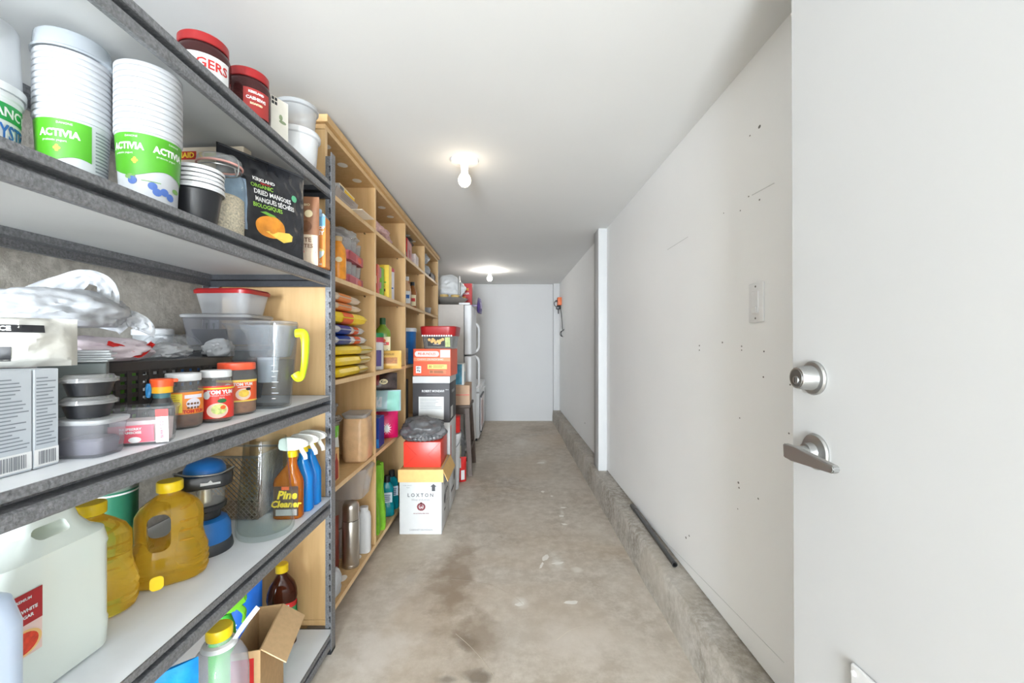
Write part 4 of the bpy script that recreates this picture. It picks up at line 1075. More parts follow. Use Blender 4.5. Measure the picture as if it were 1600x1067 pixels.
bm = B(); loft(bm, [(0, .185, .105, .03), (.005, .206, .122, .036), (.05, .210, .126, .036), (.055, .207, .123, .036), (.190, .207, .123, .036), (.196, .210, .126, .036), (.222, .208, .122, .045), (.232, .165, .10, .045, .008), (.250, .118, .062, .028, .018), (.274, .098, .05, .022, .020), (.284, .08, .04, .018, .020)], 8)
jb = obj('jug_body', bm, VIN, t)
cb = B(); box(cb, -.016, .040, -.2, .2, .240, .259, .009, 3); boolean_cut(jb, cb)
bm = B(); lathe(bm, [(0, .225), (.026, .225), (.026, .262), (.024, .265), (0, .265)], 28, .02, .054); obj('cap', bm, YELLOWCAP, t)
f = lambda u, v: Vector((u, -.0622 - .0006, v)); g = lambda u, v: Vector((u, -.0622 - .0012, v)); k = lambda u, v: Vector((u, -.0622 - .0018, v))
bm = B(); grid(bm, f, -.084, -.028, .078, .178, 1, 1); obj('label_sheet', bm, mat('pale_pink_label', C(236, 206, 196), .5), t, smooth=False)
bm = B(); grid(bm, g, -.084, -.028, .128, .178, 1, 1); obj('red_block', bm, mat('crimson_print', C(176, 40, 44), .5), t, smooth=False)
bm = B(); ellipse(bm, g, -.056, .100, .027, .020, 24, 0, 180); ellipse(bm, g, -.056, .100, .027, .020, 24, 180, 360); obj('grapefruit_rind', bm, mat('rind_print', C(244, 200, 130), .5), t, smooth=False, kind='stuff')
bm = B(); ellipse(bm, k, -.057, .100, .023, .0170, 24); obj('grapefruit_print', bm, mat('grapefruit_print', C(216, 66, 40), .5, var=.25, scale=120), t, smooth=False)
text('lettering', 'PURE WHITE', .0072, WHITEP, t, k, -.056, .150, .0003); text('lettering', 'VINEGAR', .0072, WHITEP, t, k, -.056, .140, .0003); text('lettering', 'PREMIUM', .006, WHITEP, t, k, -.056, .168, .0002)
# two cooking oil jugs
OIL = bpy.data.materials.new('cooking_oil'); OIL.use_nodes = True
_nt = OIL.node_tree; _b = _nt.nodes['Principled BSDF']
_b.inputs['Base Color'].default_value = (.96, .72, .16, 1); _b.inputs['Transmission Weight'].default_value = 1.0; _b.inputs['IOR'].default_value = 1.42; _b.inputs['Roughness'].default_value = .03
_d = _nt.nodes.new('ShaderNodeBsdfDiffuse'); _d.inputs[0].default_value = C(238, 190, 50)
_t = _nt.nodes.new('ShaderNodeBsdfTransparent'); _t.inputs[0].default_value = (.94, .78, .28, 1)
_m1 = _nt.nodes.new('ShaderNodeMixShader'); _m1.inputs[0].default_value = .35; _nt.links.new(_d.outputs[0], _m1.inputs[1]); _nt.links.new(_t.outputs[0], _m1.inputs[2])
_m2 = _nt.nodes.new('ShaderNodeMixShader'); _m2.inputs[0].default_value = .42; _nt.links.new(_b.outputs[0], _m2.inputs[1]); _nt.links.new(_m1.outputs[0], _m2.inputs[2])
_nt.links.new(_m2.outputs[0], _nt.nodes['Material Output'].inputs[0])
def oil_jug(x, y, rz, label, src=None):
    if src: return dup(src, (x, y, S4), rz, label)
    t = thing('oil_jug', label, 'jug', (x, y, S4), rz, 'yellow-capped cooking oil jugs')
    bm = B(); loft(bm, [(0, .13, .085, .04), (.006, .146, .10, .046), (.018, .154, .106, .05), (.024, .150, .103, .05), (.034, .156, .108, .052), (.040, .151, .104, .05), (.050, .156, .108, .052), (.056, .150, .103, .05), (.066, .153, .106, .05), (.085, .140, .094, .046), (.105, .132, .088, .044), (.135, .134, .088, .044), (.160, .132, .086, .042), (.178, .112, .074, .036), (.192, .078, .058, .028), (.204, .044, .042, .02), (.211, .040, .040, .0195), (.216, .040, .040, .0195)], 10)
    b_ = obj('jug_body', bm, OIL, t)
    cb = B(); loft(cb, [(-.2, .044, .084, .018), (.2, .044, .084, .018)], 6); rot_bm(cb, Matrix.Translation((-.020, 0, .126)) @ Matrix.Rotation(R(90), 4, 'X')); boolean_cut(b_, cb)
    bm = B()
    for i in range(3):
        for q in range(2): box(bm, .018, .045 - .004 * i, (-.0475 if q == 0 else .0455), (-.0455 if q == 0 else .0475), .098 + .022 * i, .101 + .022 * i, .0006, 1)
    obj('grip_rib', bm, OIL, t, kind='stuff')
    bm = B(); N = 48
    rr = lambda i, r_: r_ + .0005 * (i % 2)
    prof = ((.0255, .211), (.0262, .214), (.0262, .232), (.0245, .2345))
    rings = [[bm.verts.new((rr(i, r_) * math.cos(2 * PI * i / N), rr(i, r_) * math.sin(2 * PI * i / N), z)) for i in range(N)] for r_, z in prof]
    for A, D in zip(rings, rings[1:]):
        for i in range(N): bm.faces.new((A[i], A[(i + 1) % N], D[(i + 1) % N], D[i]))
    bm.faces.new(rings[-1]); bm.faces.new(rings[0][::-1]); obj('cap', bm, YELLOWCAP, t, ang=50)
    return t
xa, ya = -.874, .870; xb, yb = -.822, 1.012
j1 = oil_jug(xb, yb, face(xb, yb), 'yellow-capped oil jug next to the blue lantern on the fourth shelf')
oil_jug(xa, ya, face(xa, ya), 'yellow-capped oil jug half behind the vinegar jug', j1)
t = thing('price_tag', 'small yellow round tag hanging between the two oil jugs', 'tag', (-.764, .905, S4 + .045), face(-.764, .905))
bm = B(); loft(bm, [(-.0008, .024, .030, .009), (.0008, .024, .030, .009)], 6); rot_bm(bm, Matrix.Rotation(R(90), 4, 'X')); obj('tag_body', bm, YELLOWCAP, t)
x, y = -1.02, 1.07
t = thing('drink_can', 'round canister with a pale top and green band behind the oil jugs', 'canister', (x, y, S4), 0)
bm = B(); lathe(bm, [(0, 0), (.052, 0), (.053, .004), (.053, .195), (0, .195)], 36); obj('can_body', bm, mat('green_can', C(40, 110, 84), .4), t)
bm = B(); lathe(bm, [(.0535, .195), (.0545, .197), (.0545, .243), (.050, .248), (0, .248)], 36); obj('lid', bm, mat('grey_green_lid', C(122, 134, 126), .4), t)
bm = B(); lathe(bm, [(.0538, .186), (.0538, .190)], 36); obj('white_line', bm, WHITEP, t)
# blue camping lantern
x, y = -.836, 1.148
t = thing('camping_lantern', 'blue and black camping lantern on the fourth shelf', 'lantern', (x, y, S4), face(x, y))
BL = mat('lantern_blue', C(30, 104, 176), .35, var=.04)
bm = B(); lathe(bm, [(0, 0), (.066, 0), (.067, .004), (.064, .022), (.060, .030), (0, .030)], 40); obj('base_foot', bm, mat('lantern_black', C(52, 54, 58), .45), t)
bm = B(); lathe(bm, [(.061, .028), (.062, .034), (.060, .066), (.052, .084), (.042, .090), (0, .090)], 40); obj('blue_body', bm, BL, t)
bm = B(); lathe(bm, [(0, .089), (.036, .089), (.038, .110), (.050, .116), (.051, .128), (.048, .131), (0, .131)], 40); obj('black_collar', bm, BLACKPL, t)
bm = B(); lathe(bm, [(.046, .131), (.048, .180)], 40); obj('clear_globe', bm, clear('lantern_globe', (.86, .87, .88, 1), .16, .08), t)
bm = B(); lathe(bm, [(0, .131), (.019, .131), (.014, .180), (0, .180)], 28); obj('reflector', bm, mat('reflector', C(214, 206, 186), .25, metal=.8), t)
bm = B(); loft(bm, [(.178, .108, .10, .03), (.183, .124, .116, .034), (.206, .130, .120, .036), (.214, .124, .114, .034)], 7); obj('black_head', bm, BLACKPL, t)
bm = B(); lathe(bm, [(.050, .212), (.048, .226), (.040, .240), (.028, .246), (.016, .250), (0, .251)], 36); obj('blue_top', bm, BL, t)
bm = B(); prism(bm, [(-.022, .0), (.022, .0), (.022, .005), (.005, .005), (.0, .012), (-.006, .006), (-.022, .008)][::-1], 'y', -.0625, -.0605); rot_bm(bm, Matrix.Translation((.012, 0, .192))); obj('badge', bm, mat('badge_silver', C(190, 190, 190), .4), t)
bm = B(); tube(bm, smooth_path([(-.060, .02, .2), (-.066, -.02, .225), (-.03, -.06, .222), (.03, -.063, .219), (.066, -.02, .222), (.060, .02, .2)]), .0022, 8); obj('carry_wire', bm, STEEL, t)
# silver woven basket behind
x, y = -.905, 1.412
t = thing('mesh_basket', 'silver woven metal basket behind the glass vase', 'basket', (x, y, S4 + .003), 0)
bm = B(); WM = mat('silver_wire', C(172, 164, 152), .3, metal=.85, var=.15)
w_, d_, h_ = .20, .15, .20
box(bm, -w_ / 2, w_ / 2, -d_ / 2, d_ / 2, 0, .004); obj('basket_base', bm, WM, t, smooth=False)
bm = B()
for i in range(-12, 13):
    for s in (1, -1):
        for (ax, fix) in (('y', -d_ / 2), ('x', w_ / 2)):
            L_ = w_ if ax == 'y' else d_
            a0 = i * L_ / 12; p0 = Vector((a0 - s * h_ / 2, 0)); p1 = Vector((a0 + s * h_ / 2, h_))
            # clip the diagonal to the panel
            t0, t1 = 0.0, 1.0; dx = p1.x - p0.x
            lo, hi = (-L_ / 2 - p0.x) / dx, (L_ / 2 - p0.x) / dx
            if lo > hi: lo, hi = hi, lo
            t0, t1 = max(t0, lo), min(t1, hi)
            if t1 - t0 < .05: continue
            A_, D_ = p0 + (p1 - p0) * t0, p0 + (p1 - p0) * t1
            q = (lambda p: (p.x, fix + .001 * s, p.y)) if ax == 'y' else (lambda p: (fix + .001 * s, p.x, p.y))
            tube(bm, [q(A_), q(D_)], .0022, 4, False)
obj('wire_weave', bm, WM, t, kind='stuff')
bm = B(); tube(bm, [(-w_ / 2, -d_ / 2, h_), (w_ / 2, -d_ / 2, h_), (w_ / 2, d_ / 2, h_), (-w_ / 2, d_ / 2, h_), (-w_ / 2, -d_ / 2, h_)], .004, 8); obj('rim_wire', bm, WM, t)
t = thing('kraft_box', 'brown kraft box standing behind the mesh basket', 'box', (-1.04, 1.512, S4), 0)
bm = B(); box(bm, -.05, .09, -.02, .02, 0, .24, .002, 1); obj('box_body', bm, KRAFT, t)
# glass vase
x, y = -.728, 1.250
t = thing('glass_vase', 'tall tapered clear glass vase on the fourth shelf', 'vase', (x, y, S4), 0)
bm = B(); lathe(bm, [(0, .001), (.062, 0), (.073, .003), (.0775, .012), (.0780, .024), (.072, .11), (.0620, .21), (.0560, .284), (.0552, .286), (.0540, .284), (.0600, .21), (.0690, .11), (.0735, .030), (.070, .018), (.05, .014), (0, .013)], 56); obj('vase_glass', bm, GLASS, t)
# spray bottles
def spray(x, y, rz, label, m, pine=False, src=None, grp='spray bottles on the fourth shelf'):
    if src: return dup(src, (x, y, S4), rz, label)
    t = thing('spray_bottle', label, 'spray bottle', (x, y, S4), rz, grp)
    bm = B(); loft(bm, [(0, .082, .040, .016), (.004, .090, .046, .018), (.115, .090, .046, .018), (.128, .084, .044, .018), (.150, .058, .036, .016, .004), (.172, .032, .028, .013, .010), (.186, .027, .026, .012, .012), (.200, .027, .026, .012, .012)], 6, True, True); obj('bottle_body', bm, clear(m.name + '_clear', tuple(m.node_tree.nodes['Principled BSDF'].inputs['Base Color'].default_value), .35, .08) if False else m, t)
    bm = B(); lathe(bm, [(0, .198), (.0155, .198), (.0155, .216), (.013, .219), (0, .219)], 24, .012, 0); obj('collar', bm, YELLOWCAP, t)
    bm = B(); prism(bm, [(-.030, .231), (-.026, .221), (-.004, .218), (.026, .218), (.030, .224), (.062, .232), (.066, .240), (.060, .250), (.040, .258), (.0, .262), (-.026, .256)], 'y', -.0115, .0115)
    bmesh.ops.bevel(bm, geom=bm.edges[:], offset=.003, segments=2, affect='EDGES', clamp_overlap=True); obj('spray_head', bm, mat('spray_white', C(232, 232, 226), .4), t)
    bm = B(); tube(bm, smooth_path([(.036, 0, .230), (.044, 0, .214), (.052, 0, .200), (.054, 0, .188)]), (.004, .007), 8); obj('trigger', bm, mat('spray_white', C(232, 232, 226)), t)
    bm = B(); tube(bm, [(.012, 0, .198), (.008, 0, .10), (-.006, 0, .012)], .0022, 6); obj('dip_tube', bm, WHITE, t)
    return t
AMB = clear('amber_cleaner', (.92, .50, .12, 1), .42, .06, body=C(226, 128, 40))
BLU = clear('blue_cleaner', (.10, .60, .98, 1), .5, .06, body=C(40, 160, 244))
t = spray(-.718, 1.363, R(4), 'amber pine cleaner spray bottle behind the glass vase', AMB)
f = plane_f(-.023, .0008); g = plane_f(-.023, .0014)
bm = B(); grid(bm, f, -.038, .040, .012, .108, 1, 1); obj('label_sheet', bm, mat('pine_label', C(86, 62, 48), .5, var=.15), t, smooth=False)
bm = B(); grid(bm, g, -.030, .036, .014, .034, 1, 1); obj('silver_panel', bm, mat('silver_panel', C(176, 168, 164), .4), t, smooth=False)
bm = B(); grid(bm, g, -.012, .012, .096, .107, 1, 1); obj('orange_badge', bm, ORANGEP, t, smooth=False)
text('lettering', 'Pine', .036, YELLOWP, t, g, .004, .079, .0014, .25); text('lettering', 'Cleaner', .029, YELLOWP, t, g, .0, .050, .0011, .25)
s1 = spray(-.712, 1.422, R(6), 'blue cleaner spray bottle just behind the amber one', BLU)
spray(-.712, 1.479, R(3), 'blue cleaner spray bottle furthest back by the corner post', BLU, src=s1)

# --- bottom shelf
x, y = -.797, 1.468
t = thing('cleaner_bottle', 'brown cleaner bottle with a yellow cap and green label on the bottom shelf', 'bottle', (x, y, S5), face(x, y))
bm = B(); loft(bm, [(0, .080, .06, .022), (.005, .092, .068, .026), (.155, .092, .068, .026), (.168, .098, .074, .03), (.190, .094, .070, .03), (.212, .080, .060, .028), (.236, .046, .042, .02), (.248, .030, .030, .014), (.262, .030, .030, .014)], 8); obj('bottle_body', bm, clear('brown_bottle', (.30, .12, .06, 1), .45, .08, body=C(92, 44, 26)), t)
bm = B(); lathe(bm, [(0, .256), (.0205, .256), (.0205, .280), (.018, .283), (0, .283)], 30); obj('cap', bm, YELLOWCAP, t)
f = plane_f(-.034, .0008); g = plane_f(-.034, .0014)
bm = B(); loft(bm, [(.030, .0935, .0695, .0265), (.150, .0935, .0695, .0265)], 8, False, False); obj('green_label', bm, mat('green_label', C(70, 160, 96), .5), t)
bm = B(); loft(bm, [(.138, .0945, .0705, .027), (.156, .0945, .0705, .027)], 8, False, False); obj('red_band', bm, REDP, t)
bm = B(); grid(bm, g, .006, .022, .032, .15, 1, 1); grid(bm, lambda u, v: Vector((.0476, -.010 + u, v)), -.014, .03, .032, .15, 1, 1); obj('white_panel', bm, mat('mint_panel', C(196, 222, 206), .5), t, smooth=False, kind='stuff')
lines('small_print', t, plane_f(-.034, .002), .007, .021, .04, .145, 12, GREYP, .35, .3, 5)
# open cardboard carton with its flap
x, y = -.703, 1.176
t = thing('open_carton', 'small open cardboard carton with a flap bent outward on the bottom shelf', 'carton', (x, y, S5), R(13))
bm = B()
for (a0, a1, c0, c1) in ((-.035, .035, -.10, -.097), (-.035, .035, .097, .10), (-.035, -.032, -.097, .097), (.032, .035, -.097, .097)): box(bm, a0, a1, c0, c1, 0, .258)
box(bm, -.032, .032, -.097, .097, 0, .003); obj('carton_wall', bm, KRAFT, t, smooth=False)
bm = B(); box(bm, 0, .075, -.098, .098, -.0015, .0015); rot_bm(bm, Matrix.Translation((.0355, 0, .258)) @ Matrix.Rotation(R(36), 4, 'Y')); obj('front_flap', bm, mat('kraft_light', C(212, 178, 134), .85, var=.05, scale=80), t, smooth=False)
f = plane_f(-.10, .0006); bm = B(); grid(bm, f, -.03, .033, .02, .15, 1, 1); obj('nut_print', bm, mat('nut_print', C(176, 150, 110), .6, var=.4, scale=60), t, smooth=False)
bm = B(); grid(bm, f, -.033, .02, .16, .24, 1, 1); obj('red_corner', bm, REDP, t, smooth=False)
# blue packet, green spray, clear bottle with yellow cap, blue crumpled bag
t = simple_pouch('detergent_pouch', 'bright blue packet with white stripes behind the open carton', 'pouch', -.908, 1.43, S5, R(35), .11, .240, .03, mat('deep_blue_pack', C(24, 92, 176), .35, var=.1), 6,
                 (('white_stripe', 'p', [(-.03, .10), (.03, .13), (.03, .136), (-.03, .106)], WHITEP), ('white_stripe', 'p', [(-.03, .085), (.03, .115), (.03, .119), (-.03, .089)], WHITEP), ('dark_panel', 'r', (-.04, .05, .02, .075), mat('navy_print', C(20, 50, 120), .4))))
x, y = -.822, 1.20
t = thing('green_spray', 'bright green trigger spray bottle on the bottom shelf behind the clear bottle', 'spray bottle', (x, y, S5), R(30))
GS = mat('bright_green_plastic', C(72, 190, 66), .35, var=.12, scale=40)
bm = B(); loft(bm, [(0, .066, .05, .02), (.19, .07, .052, .022), (.24, .06, .045, .02), (.28, .036, .034, .016)], 7); obj('bottle_body', bm, GS, t)
bm = B(); prism(bm, [(-.03, .285), (.025, .28), (.06, .305), (.055, .325), (.01, .335), (-.03, .315)], 'y', -.014, .014); bmesh.ops.bevel(bm, geom=bm.edges[:], offset=.004, segments=2, affect='EDGES', clamp_overlap=True); obj('spray_head', bm, mat('lime_green_head', C(130, 214, 50), .35), t)
bm = B(); tube(bm, smooth_path([(.036, 0, .29), (.052, 0, .27), (.05, 0, .24)]), (.005, .008), 8); obj('trigger', bm, mat('lime_green_head', C(130, 214, 50)), t)
x, y = -.692, .998
t = thing('clear_bottle', 'clear ribbed plastic bottle with a yellow cap and white paper collar', 'bottle', (x, y, S5), face(x, y))
bm = B(); N = 40
prof = [(.02, 0), (.055, 0), (.061, .008), (.062, .05), (.062, .27), (.059, .295), (.048, .320), (.031, .340), (.0235, .346), (.0235, .358)]
rings = [[bm.verts.new((r_ * (1 - (.05 if (i % 4 == 0 and .10 < z < .34) else 0)) * math.cos(2 * PI * i / N), r_ * (1 - (.05 if (i % 4 == 0 and .10 < z < .34) else 0)) * math.sin(2 * PI * i / N), z)) for i in range(N)] for r_, z in prof]
for A, D in zip(rings, rings[1:]):
    for i in range(N): bm.faces.new((A[i], A[(i + 1) % N], D[(i + 1) % N], D[i]))
bm.faces.new(rings[0][::-1]); obj('bottle_body', bm, clear('ribbed_pet', (.90, .91, .93, 1), .30, .08, body=C(215, 215, 222)), t, ang=70)
bm = B(); lathe(bm, [(0, .356), (.027, .356), (.028, .360), (.028, .378), (.026, .381), (0, .381)], 32); obj('cap', bm, YELLOWCAP, t)
bm = B(); lathe(bm, [(.026, .342), (.036, .338), (.038, .336), (.034, .344), (.026, .347)], 32); tube(bm, smooth_path([(.03, -.01, .342), (.045, .0, .358), (.062, .0, .378), (.080, .0, .398)]), (.002, .006), 8); obj('paper_collar', bm, WHITE, t)
bm = B(); loft(bm, [(.012, .123, .123, .0614), (.10, .1255, .1255, .0627)], 8, False, False); obj('label_band', bm, mat('red_white_label', C(214, 120, 110), .5, var=.5, scale=30), t)
lines('small_print', t, cyl(.062, .0012), -.045, .02, .22, .25, 3, GREYP, .35, .3, 3)
t = simple_pouch('blue_bag', 'glossy bright blue bag at the front of the bottom shelf', 'bag', -.712, .850, S5, R(45), .13, .385, .07, mat('bright_blue_film', C(20, 140, 214), .25, var=.2, scale=25, bump=.3, bscale=40), 21, (), (('LFS', -.01, .30, .028, mat('pale_blue', C(150, 205, 235))),), .008, .1)
# ------------------------------------------------------------------ things in the bookcase
def ZB(i): return (.089, .558, .985, 1.40, 1.725)[i] + .0008      # shelf tops from the bottom up
def pack(name, label, cat, x, y, z, rz, w, d, h, m, prints=(), texts=(), group=None, bev=.0015):
    t = thing(name, label, cat, (x, y, z), rz, group)
    bm = B(); box(bm, -w / 2, w / 2, -d / 2, d / 2, 0, h, bev, 1); obj('pack_body', bm, m, t)
    FM = {'f': plane_f(-d / 2, .0008), 'r': plane_r(w / 2, .0008), 't': plane_t(h, .0008)}
    for nm, fc, a, mm in prints:
        bm = B()
        if len(a) == 4: grid(bm, FM[fc], a[0], a[1], a[2], a[3], 1, 1)
        elif len(a) == 5: ellipse(bm, lift(FM[fc], .0004), *a)
        else: poly(bm, FM[fc], a)
        obj(nm, bm, mm, t, smooth=False)
    for s, fc, u_, v_, sz, mm in texts: text('lettering', s, sz, mm, t, lift(FM[fc], .0009), u_, v_, sz * .02)
    return t
def flat_bag(name, label, cat, x, y, z, rz, w, l, d, m, seed=1, prints=(), group=None):
    """soft bag lying flat: w along local x, l along y"""
    t = thing(name, label, cat, (x, y, z), rz, group)
    def q(u, v, s=1):
        a = min(1, abs(u) / (w / 2)); e = min(1, abs(2 * v / l - 1))
        hgt = d * max(0, 1 - a ** 7) ** .4 * (max(0, 1 - e ** 9) ** .45 * .95 + .05 * (e < 1))
        n = noise.noise(Vector((u * 14 + seed, v * 14, seed))) * .008 + noise.noise(Vector((u * 40, v * 30 + seed, s))) * .004
        inset = .02 * noise.noise(Vector((v * 9, seed, 0)))
        x = u * (1 + inset * 1.5)
        return Vector((x, v - l / 2, d * .5 + s * (hgt * .5 * (.98 + n * 4)) if a < 1 and e < 1 else d * .5))
    bm = B(); pouch_bm(bm, q, w, l, 26, 26); obj('bag_body', bm, m, t)
    for nm, a, mm in prints:
        bm = B(); f = lift(lambda u, v: q(u, v), .0012); grid(bm, f, *a, 20, 10); f2 = lift(lambda u, v: q(u, v, -1), -.0012); grid(bm, f2, *a, 20, 10); obj(nm, bm, mm, t)
    return t
# bay 1 (next to the metal unit)
pack('baking_box', 'yellow and white box in the top cell of the first bookcase bay', 'box', -.835, 1.955, ZB(4), R(2), .16, .20, .125, WHITE, (('yellow_side', 'r', (-.04, .098, .004, .118), YELLOWP), ('grey_side', 'r', (-.098, -.05, .004, .118), GREYP), ('lid_edge', 'r', (-.1, .1, .118, .125), CREAMP)))
t = thing('flat_tray', 'flat grey and white folded tray jutting out of the top cell of the first bay', 'tray', (-.755, 2.02, ZB(4)), R(-2))
bm = B(); box(bm, .016, .115, -.17, -.02, .0005, .004, .001, 1); obj('tray_sheet', bm, mat('folded_card', C(232, 220, 200), .6), t)
t = thing('grey_sleeve', 'grey printed card sleeve leaning out over the top shelf of the first bay', 'sleeve', (-.705, 1.80, ZB(4) + .004), R(0))
bm = B(); box(bm, -.004, .0, -.11, .13, 0, .046, .001, 1); rot_bm(bm, Matrix.Rotation(R(14), 4, 'Y')); obj('sleeve_body', bm, mat('taupe_card', C(168, 156, 148), .6), t)
bm = B(); f = lambda u, v: Matrix.Rotation(R(14), 4, 'Y') @ Vector((.0006, u, v)); lines('small_print', t, f, -.06, .1, .016, .040, 4, mat('dark_taupe', C(110, 100, 96)), .4, .4, 3); bm.free()
x, y = -.712, 1.742
t = thing('juice_bottle', 'orange bottle with a pale cap in the second cell of the first bay', 'bottle', (x, y, ZB(3)), face(x, y))
bm = B(); lathe(bm, [(0, 0), (.030, 0), (.033, .005), (.033, .10), (.030, .13), (.018, .150), (.015, .158), (0, .158)], 28); obj('bottle_body', bm, mat('orange_bottle', C(232, 148, 40), .3, var=.15, scale=40), t)
bm = B(); lathe(bm, [(0, .158), (.018, .158), (.018, .178), (0, .178)], 24); obj('cap', bm, mat('tan_cap', C(196, 170, 130), .5), t)
bm = B(); ellipse(bm, cyl(.033, .0008), .004, .078, .014, .011, 14); obj('badge', bm, CREAMP, t, smooth=False)
PINKC = clear('pink_clear', (.86, .62, .64, 1), .35, .12, body=C(206, 130, 136))
for k in range(2):
    z = ZB(3) + .108 * k
    t = thing('candle_pack', ('lower', 'upper')[k] + ' pink and clear wrapped pack of cups in the second cell of the first bay', 'pack', (-.775, 1.955, z), R(4), 'pink wrapped packs')
    bm = B(); loft(bm, [(0, .13, .24, .02), (.040, .13, .24, .02)], 5); obj('pink_tray', bm, mat('pink_tray', C(190, 92, 100), .45, var=.1), t)
    for i in range(2):
        for j in range(3):
            bm = B(); lathe(bm, [(0, .041), (.024, .041), (.029, .095), (.030, .099), (.028, .097), (.022, .045), (0, .045)], 20, -.032 + .064 * i, -.075 + .075 * j); obj('clear_cup', bm, clear('cup_clear', (.88, .86, .86, 1), .22, .06), t)
    bm = B(); f = plane_r(.065, .0008); ellipse(bm, f, .04, .020, .03, .014, 14); obj('strawberry_print', bm, mat('strawberry_print', C(226, 90, 60), .5), t, smooth=False)
    bm = B(); grid(bm, f, -.115, -.02, .004, .036, 1, 1); obj('red_panel', bm, mat('dark_pink_print', C(170, 54, 66), .5), t, smooth=False)
t = thing('clear_wrap', 'crumpled clear wrap on top of the pink packs', 'wrap', (-.775, 1.94, ZB(3) + .209), 0)
bm = B(); blob(bm, (0, 0, .022), (.055, .10, .03), 31, .5, 2.2, 4, 0.0); obj('wrap_body', bm, FROST, t, ang=60)
# pasta and rice bags
YB = mat('yellow_bag', C(246, 212, 28), .35, var=.08, scale=18, bump=.3, bscale=40)
WB = mat('white_orange_bag', C(232, 214, 190), .35, var=.08, scale=18, bump=.3, bscale=40)
BB = mat('blue_white_bag', C(222, 222, 224), .35, var=.05, bump=.3, bscale=40)
BLP = mat('royal_blue_print', C(24, 66, 160), .4)
z = ZB(2) + .0005
for k in range(3):
    flat_bag('rice_bag', ('bottom', 'second', 'third')[k] + ' yellow food bag of the bag stack in the first bay', 'bag', -.82, 1.89 + .008 * k, z, R(3 - 3 * k), .25, .44, .045, YB, 3 + k, (('tan_end', (.02, .1249, .29, .425), mat('tan_film', C(216, 196, 140), .4)),), 'food bags stacked in the first bay')
    z += .047
for k in range(2):
    flat_bag('pasta_bag', ('lower', 'upper')[k] + ' blue and white food bag of the bag stack in the first bay', 'bag', -.825, 1.885 - .012 * k, z, R(2 + 3 * k), .25, .40, .041, BB, 13 + k, (('blue_print', (-.10, .1249, .02, .17), BLP), ('orange_mark', (.0, .1249, .22, .30), ORANGEP), ('blue_tip', (-.03, .05, .385, .397), BLP)), 'food bags stacked in the first bay')
    z += .0445
flat_bag('rice_bag', 'upper yellow food bag, above the blue and white ones in the first bay', 'bag', -.82, 1.86, z, R(-3), .25, .36, .056, YB, 23, (('orange_mark', (.03, .1249, .10, .2), ORANGEP),), 'food bags stacked in the first bay'); z += .0585
for k in range(2):
    flat_bag('noodle_bag', ('lower', 'upper')[k] + ' white and orange food bag topping the bag stack in the first bay', 'bag', -.82, 1.84 - .004 * k, z, R(2 * k), .24, .31, .034 + .006 * k, WB, 33 + k, (('orange_print', (.0, .1199, .04, .18), mat('orange_wash', C(236, 150, 84), .4)), ('blue_tip', (-.05, .06, .285, .305), BLP)), 'food bags stacked in the first bay')
    z += .0350
# lower cell: beige sack, brown bag, green and white bags, red carton
t = thing('beige_sack', 'beige clear-wrapped sack standing in the lower cell of the first bay', 'sack', (-.745, 2.062, ZB(1)), R(4))
bm = B(); loft(bm, [(0, .10, .13, .03), (.01, .118, .148, .04), (.06, .124, .152, .04), (.12, .122, .152, .04), (.185, .118, .148, .038), (.205, .112, .142, .03), (.212, .106, .136, .025)], 6)
for v in bm.verts: v.co.x += .004 * noise.noise(v.co * 40); v.co.y += .004 * noise.noise(v.co * 37 + Vector((3, 1, 2)))
obj('sack_body', bm, mat('beige_sack', C(214, 174, 130), .3, var=.08, scale=30, bump=.5, bscale=70), t)
bm = B(); loft(bm, [(.2125, .10, .13, .02), (.232, .118, .15, .02), (.234, .10, .12, .02)], 5)
for v in bm.verts: v.co.z += .006 * noise.noise(v.co * 50)
obj('wrap_top', bm, FROST, t)
t = simple_pouch('green_bag', 'white and lime green bag half hidden by the metal corner post', 'bag', -.825, 1.84, ZB(1), R(60), .17, .21, .10, mat('white_green_bag', C(228, 230, 226), .4, bump=.2), 41, (('lime_top', 'r', (-.09, .09, .15, .205), mat('lime_film', C(120, 205, 60), .4)),), ())
t = thing('brown_paper_bag', 'crumpled brown bag with a clear twist at the back of the lower cell, first bay', 'bag', (-1.0, 2.0, ZB(1)), 0)
bm = B(); blob(bm, (0, 0, .15), (.075, .10, .17), 44, .25, 2, 4, 0.0); obj('bag_body', bm, mat('brown_paper', C(176, 132, 86), .7, bump=.4), t, ang=60)
t = thing('clear_twist', 'knotted clear plastic bag lying on the white and lime green bag', 'bag knot', (-.80, 1.84, ZB(1) + .212), 0)
bm = B(); blob(bm, (0, 0, .02), (.05, .06, .024), 47, .6, 2.6, 4, 0.0); tube(bm, smooth_path([(.0, .02, .03), (.01, .05, .05), (.0, .09, .075)]), [.012] * 6 + [.009] * 6 + [.014], 8); obj('knot_body', bm, clear('grey_film', (.72, .70, .68, 1), .4, .15, body=C(190, 184, 178)), t, ang=60)
pack('red_carton', 'tan carton with a red bottle print beside the beige sack in the first bay', 'carton', -.745, 1.715, ZB(1), R(6), .07, .09, .135, mat('tan_carton', C(222, 178, 116), .6), (('red_bottle_print', 'r', [(-.02, .01), (.03, .01), (.03, .075), (.014, .10), (.012, .118), (-.002, .118), (-.004, .10), (-.02, .075)], mat('deep_red', C(150, 30, 26), .5)), ('red_bottle_print', 'f', (-.02, .03, .01, .08), mat('deep_red', C(150, 30, 26)))))
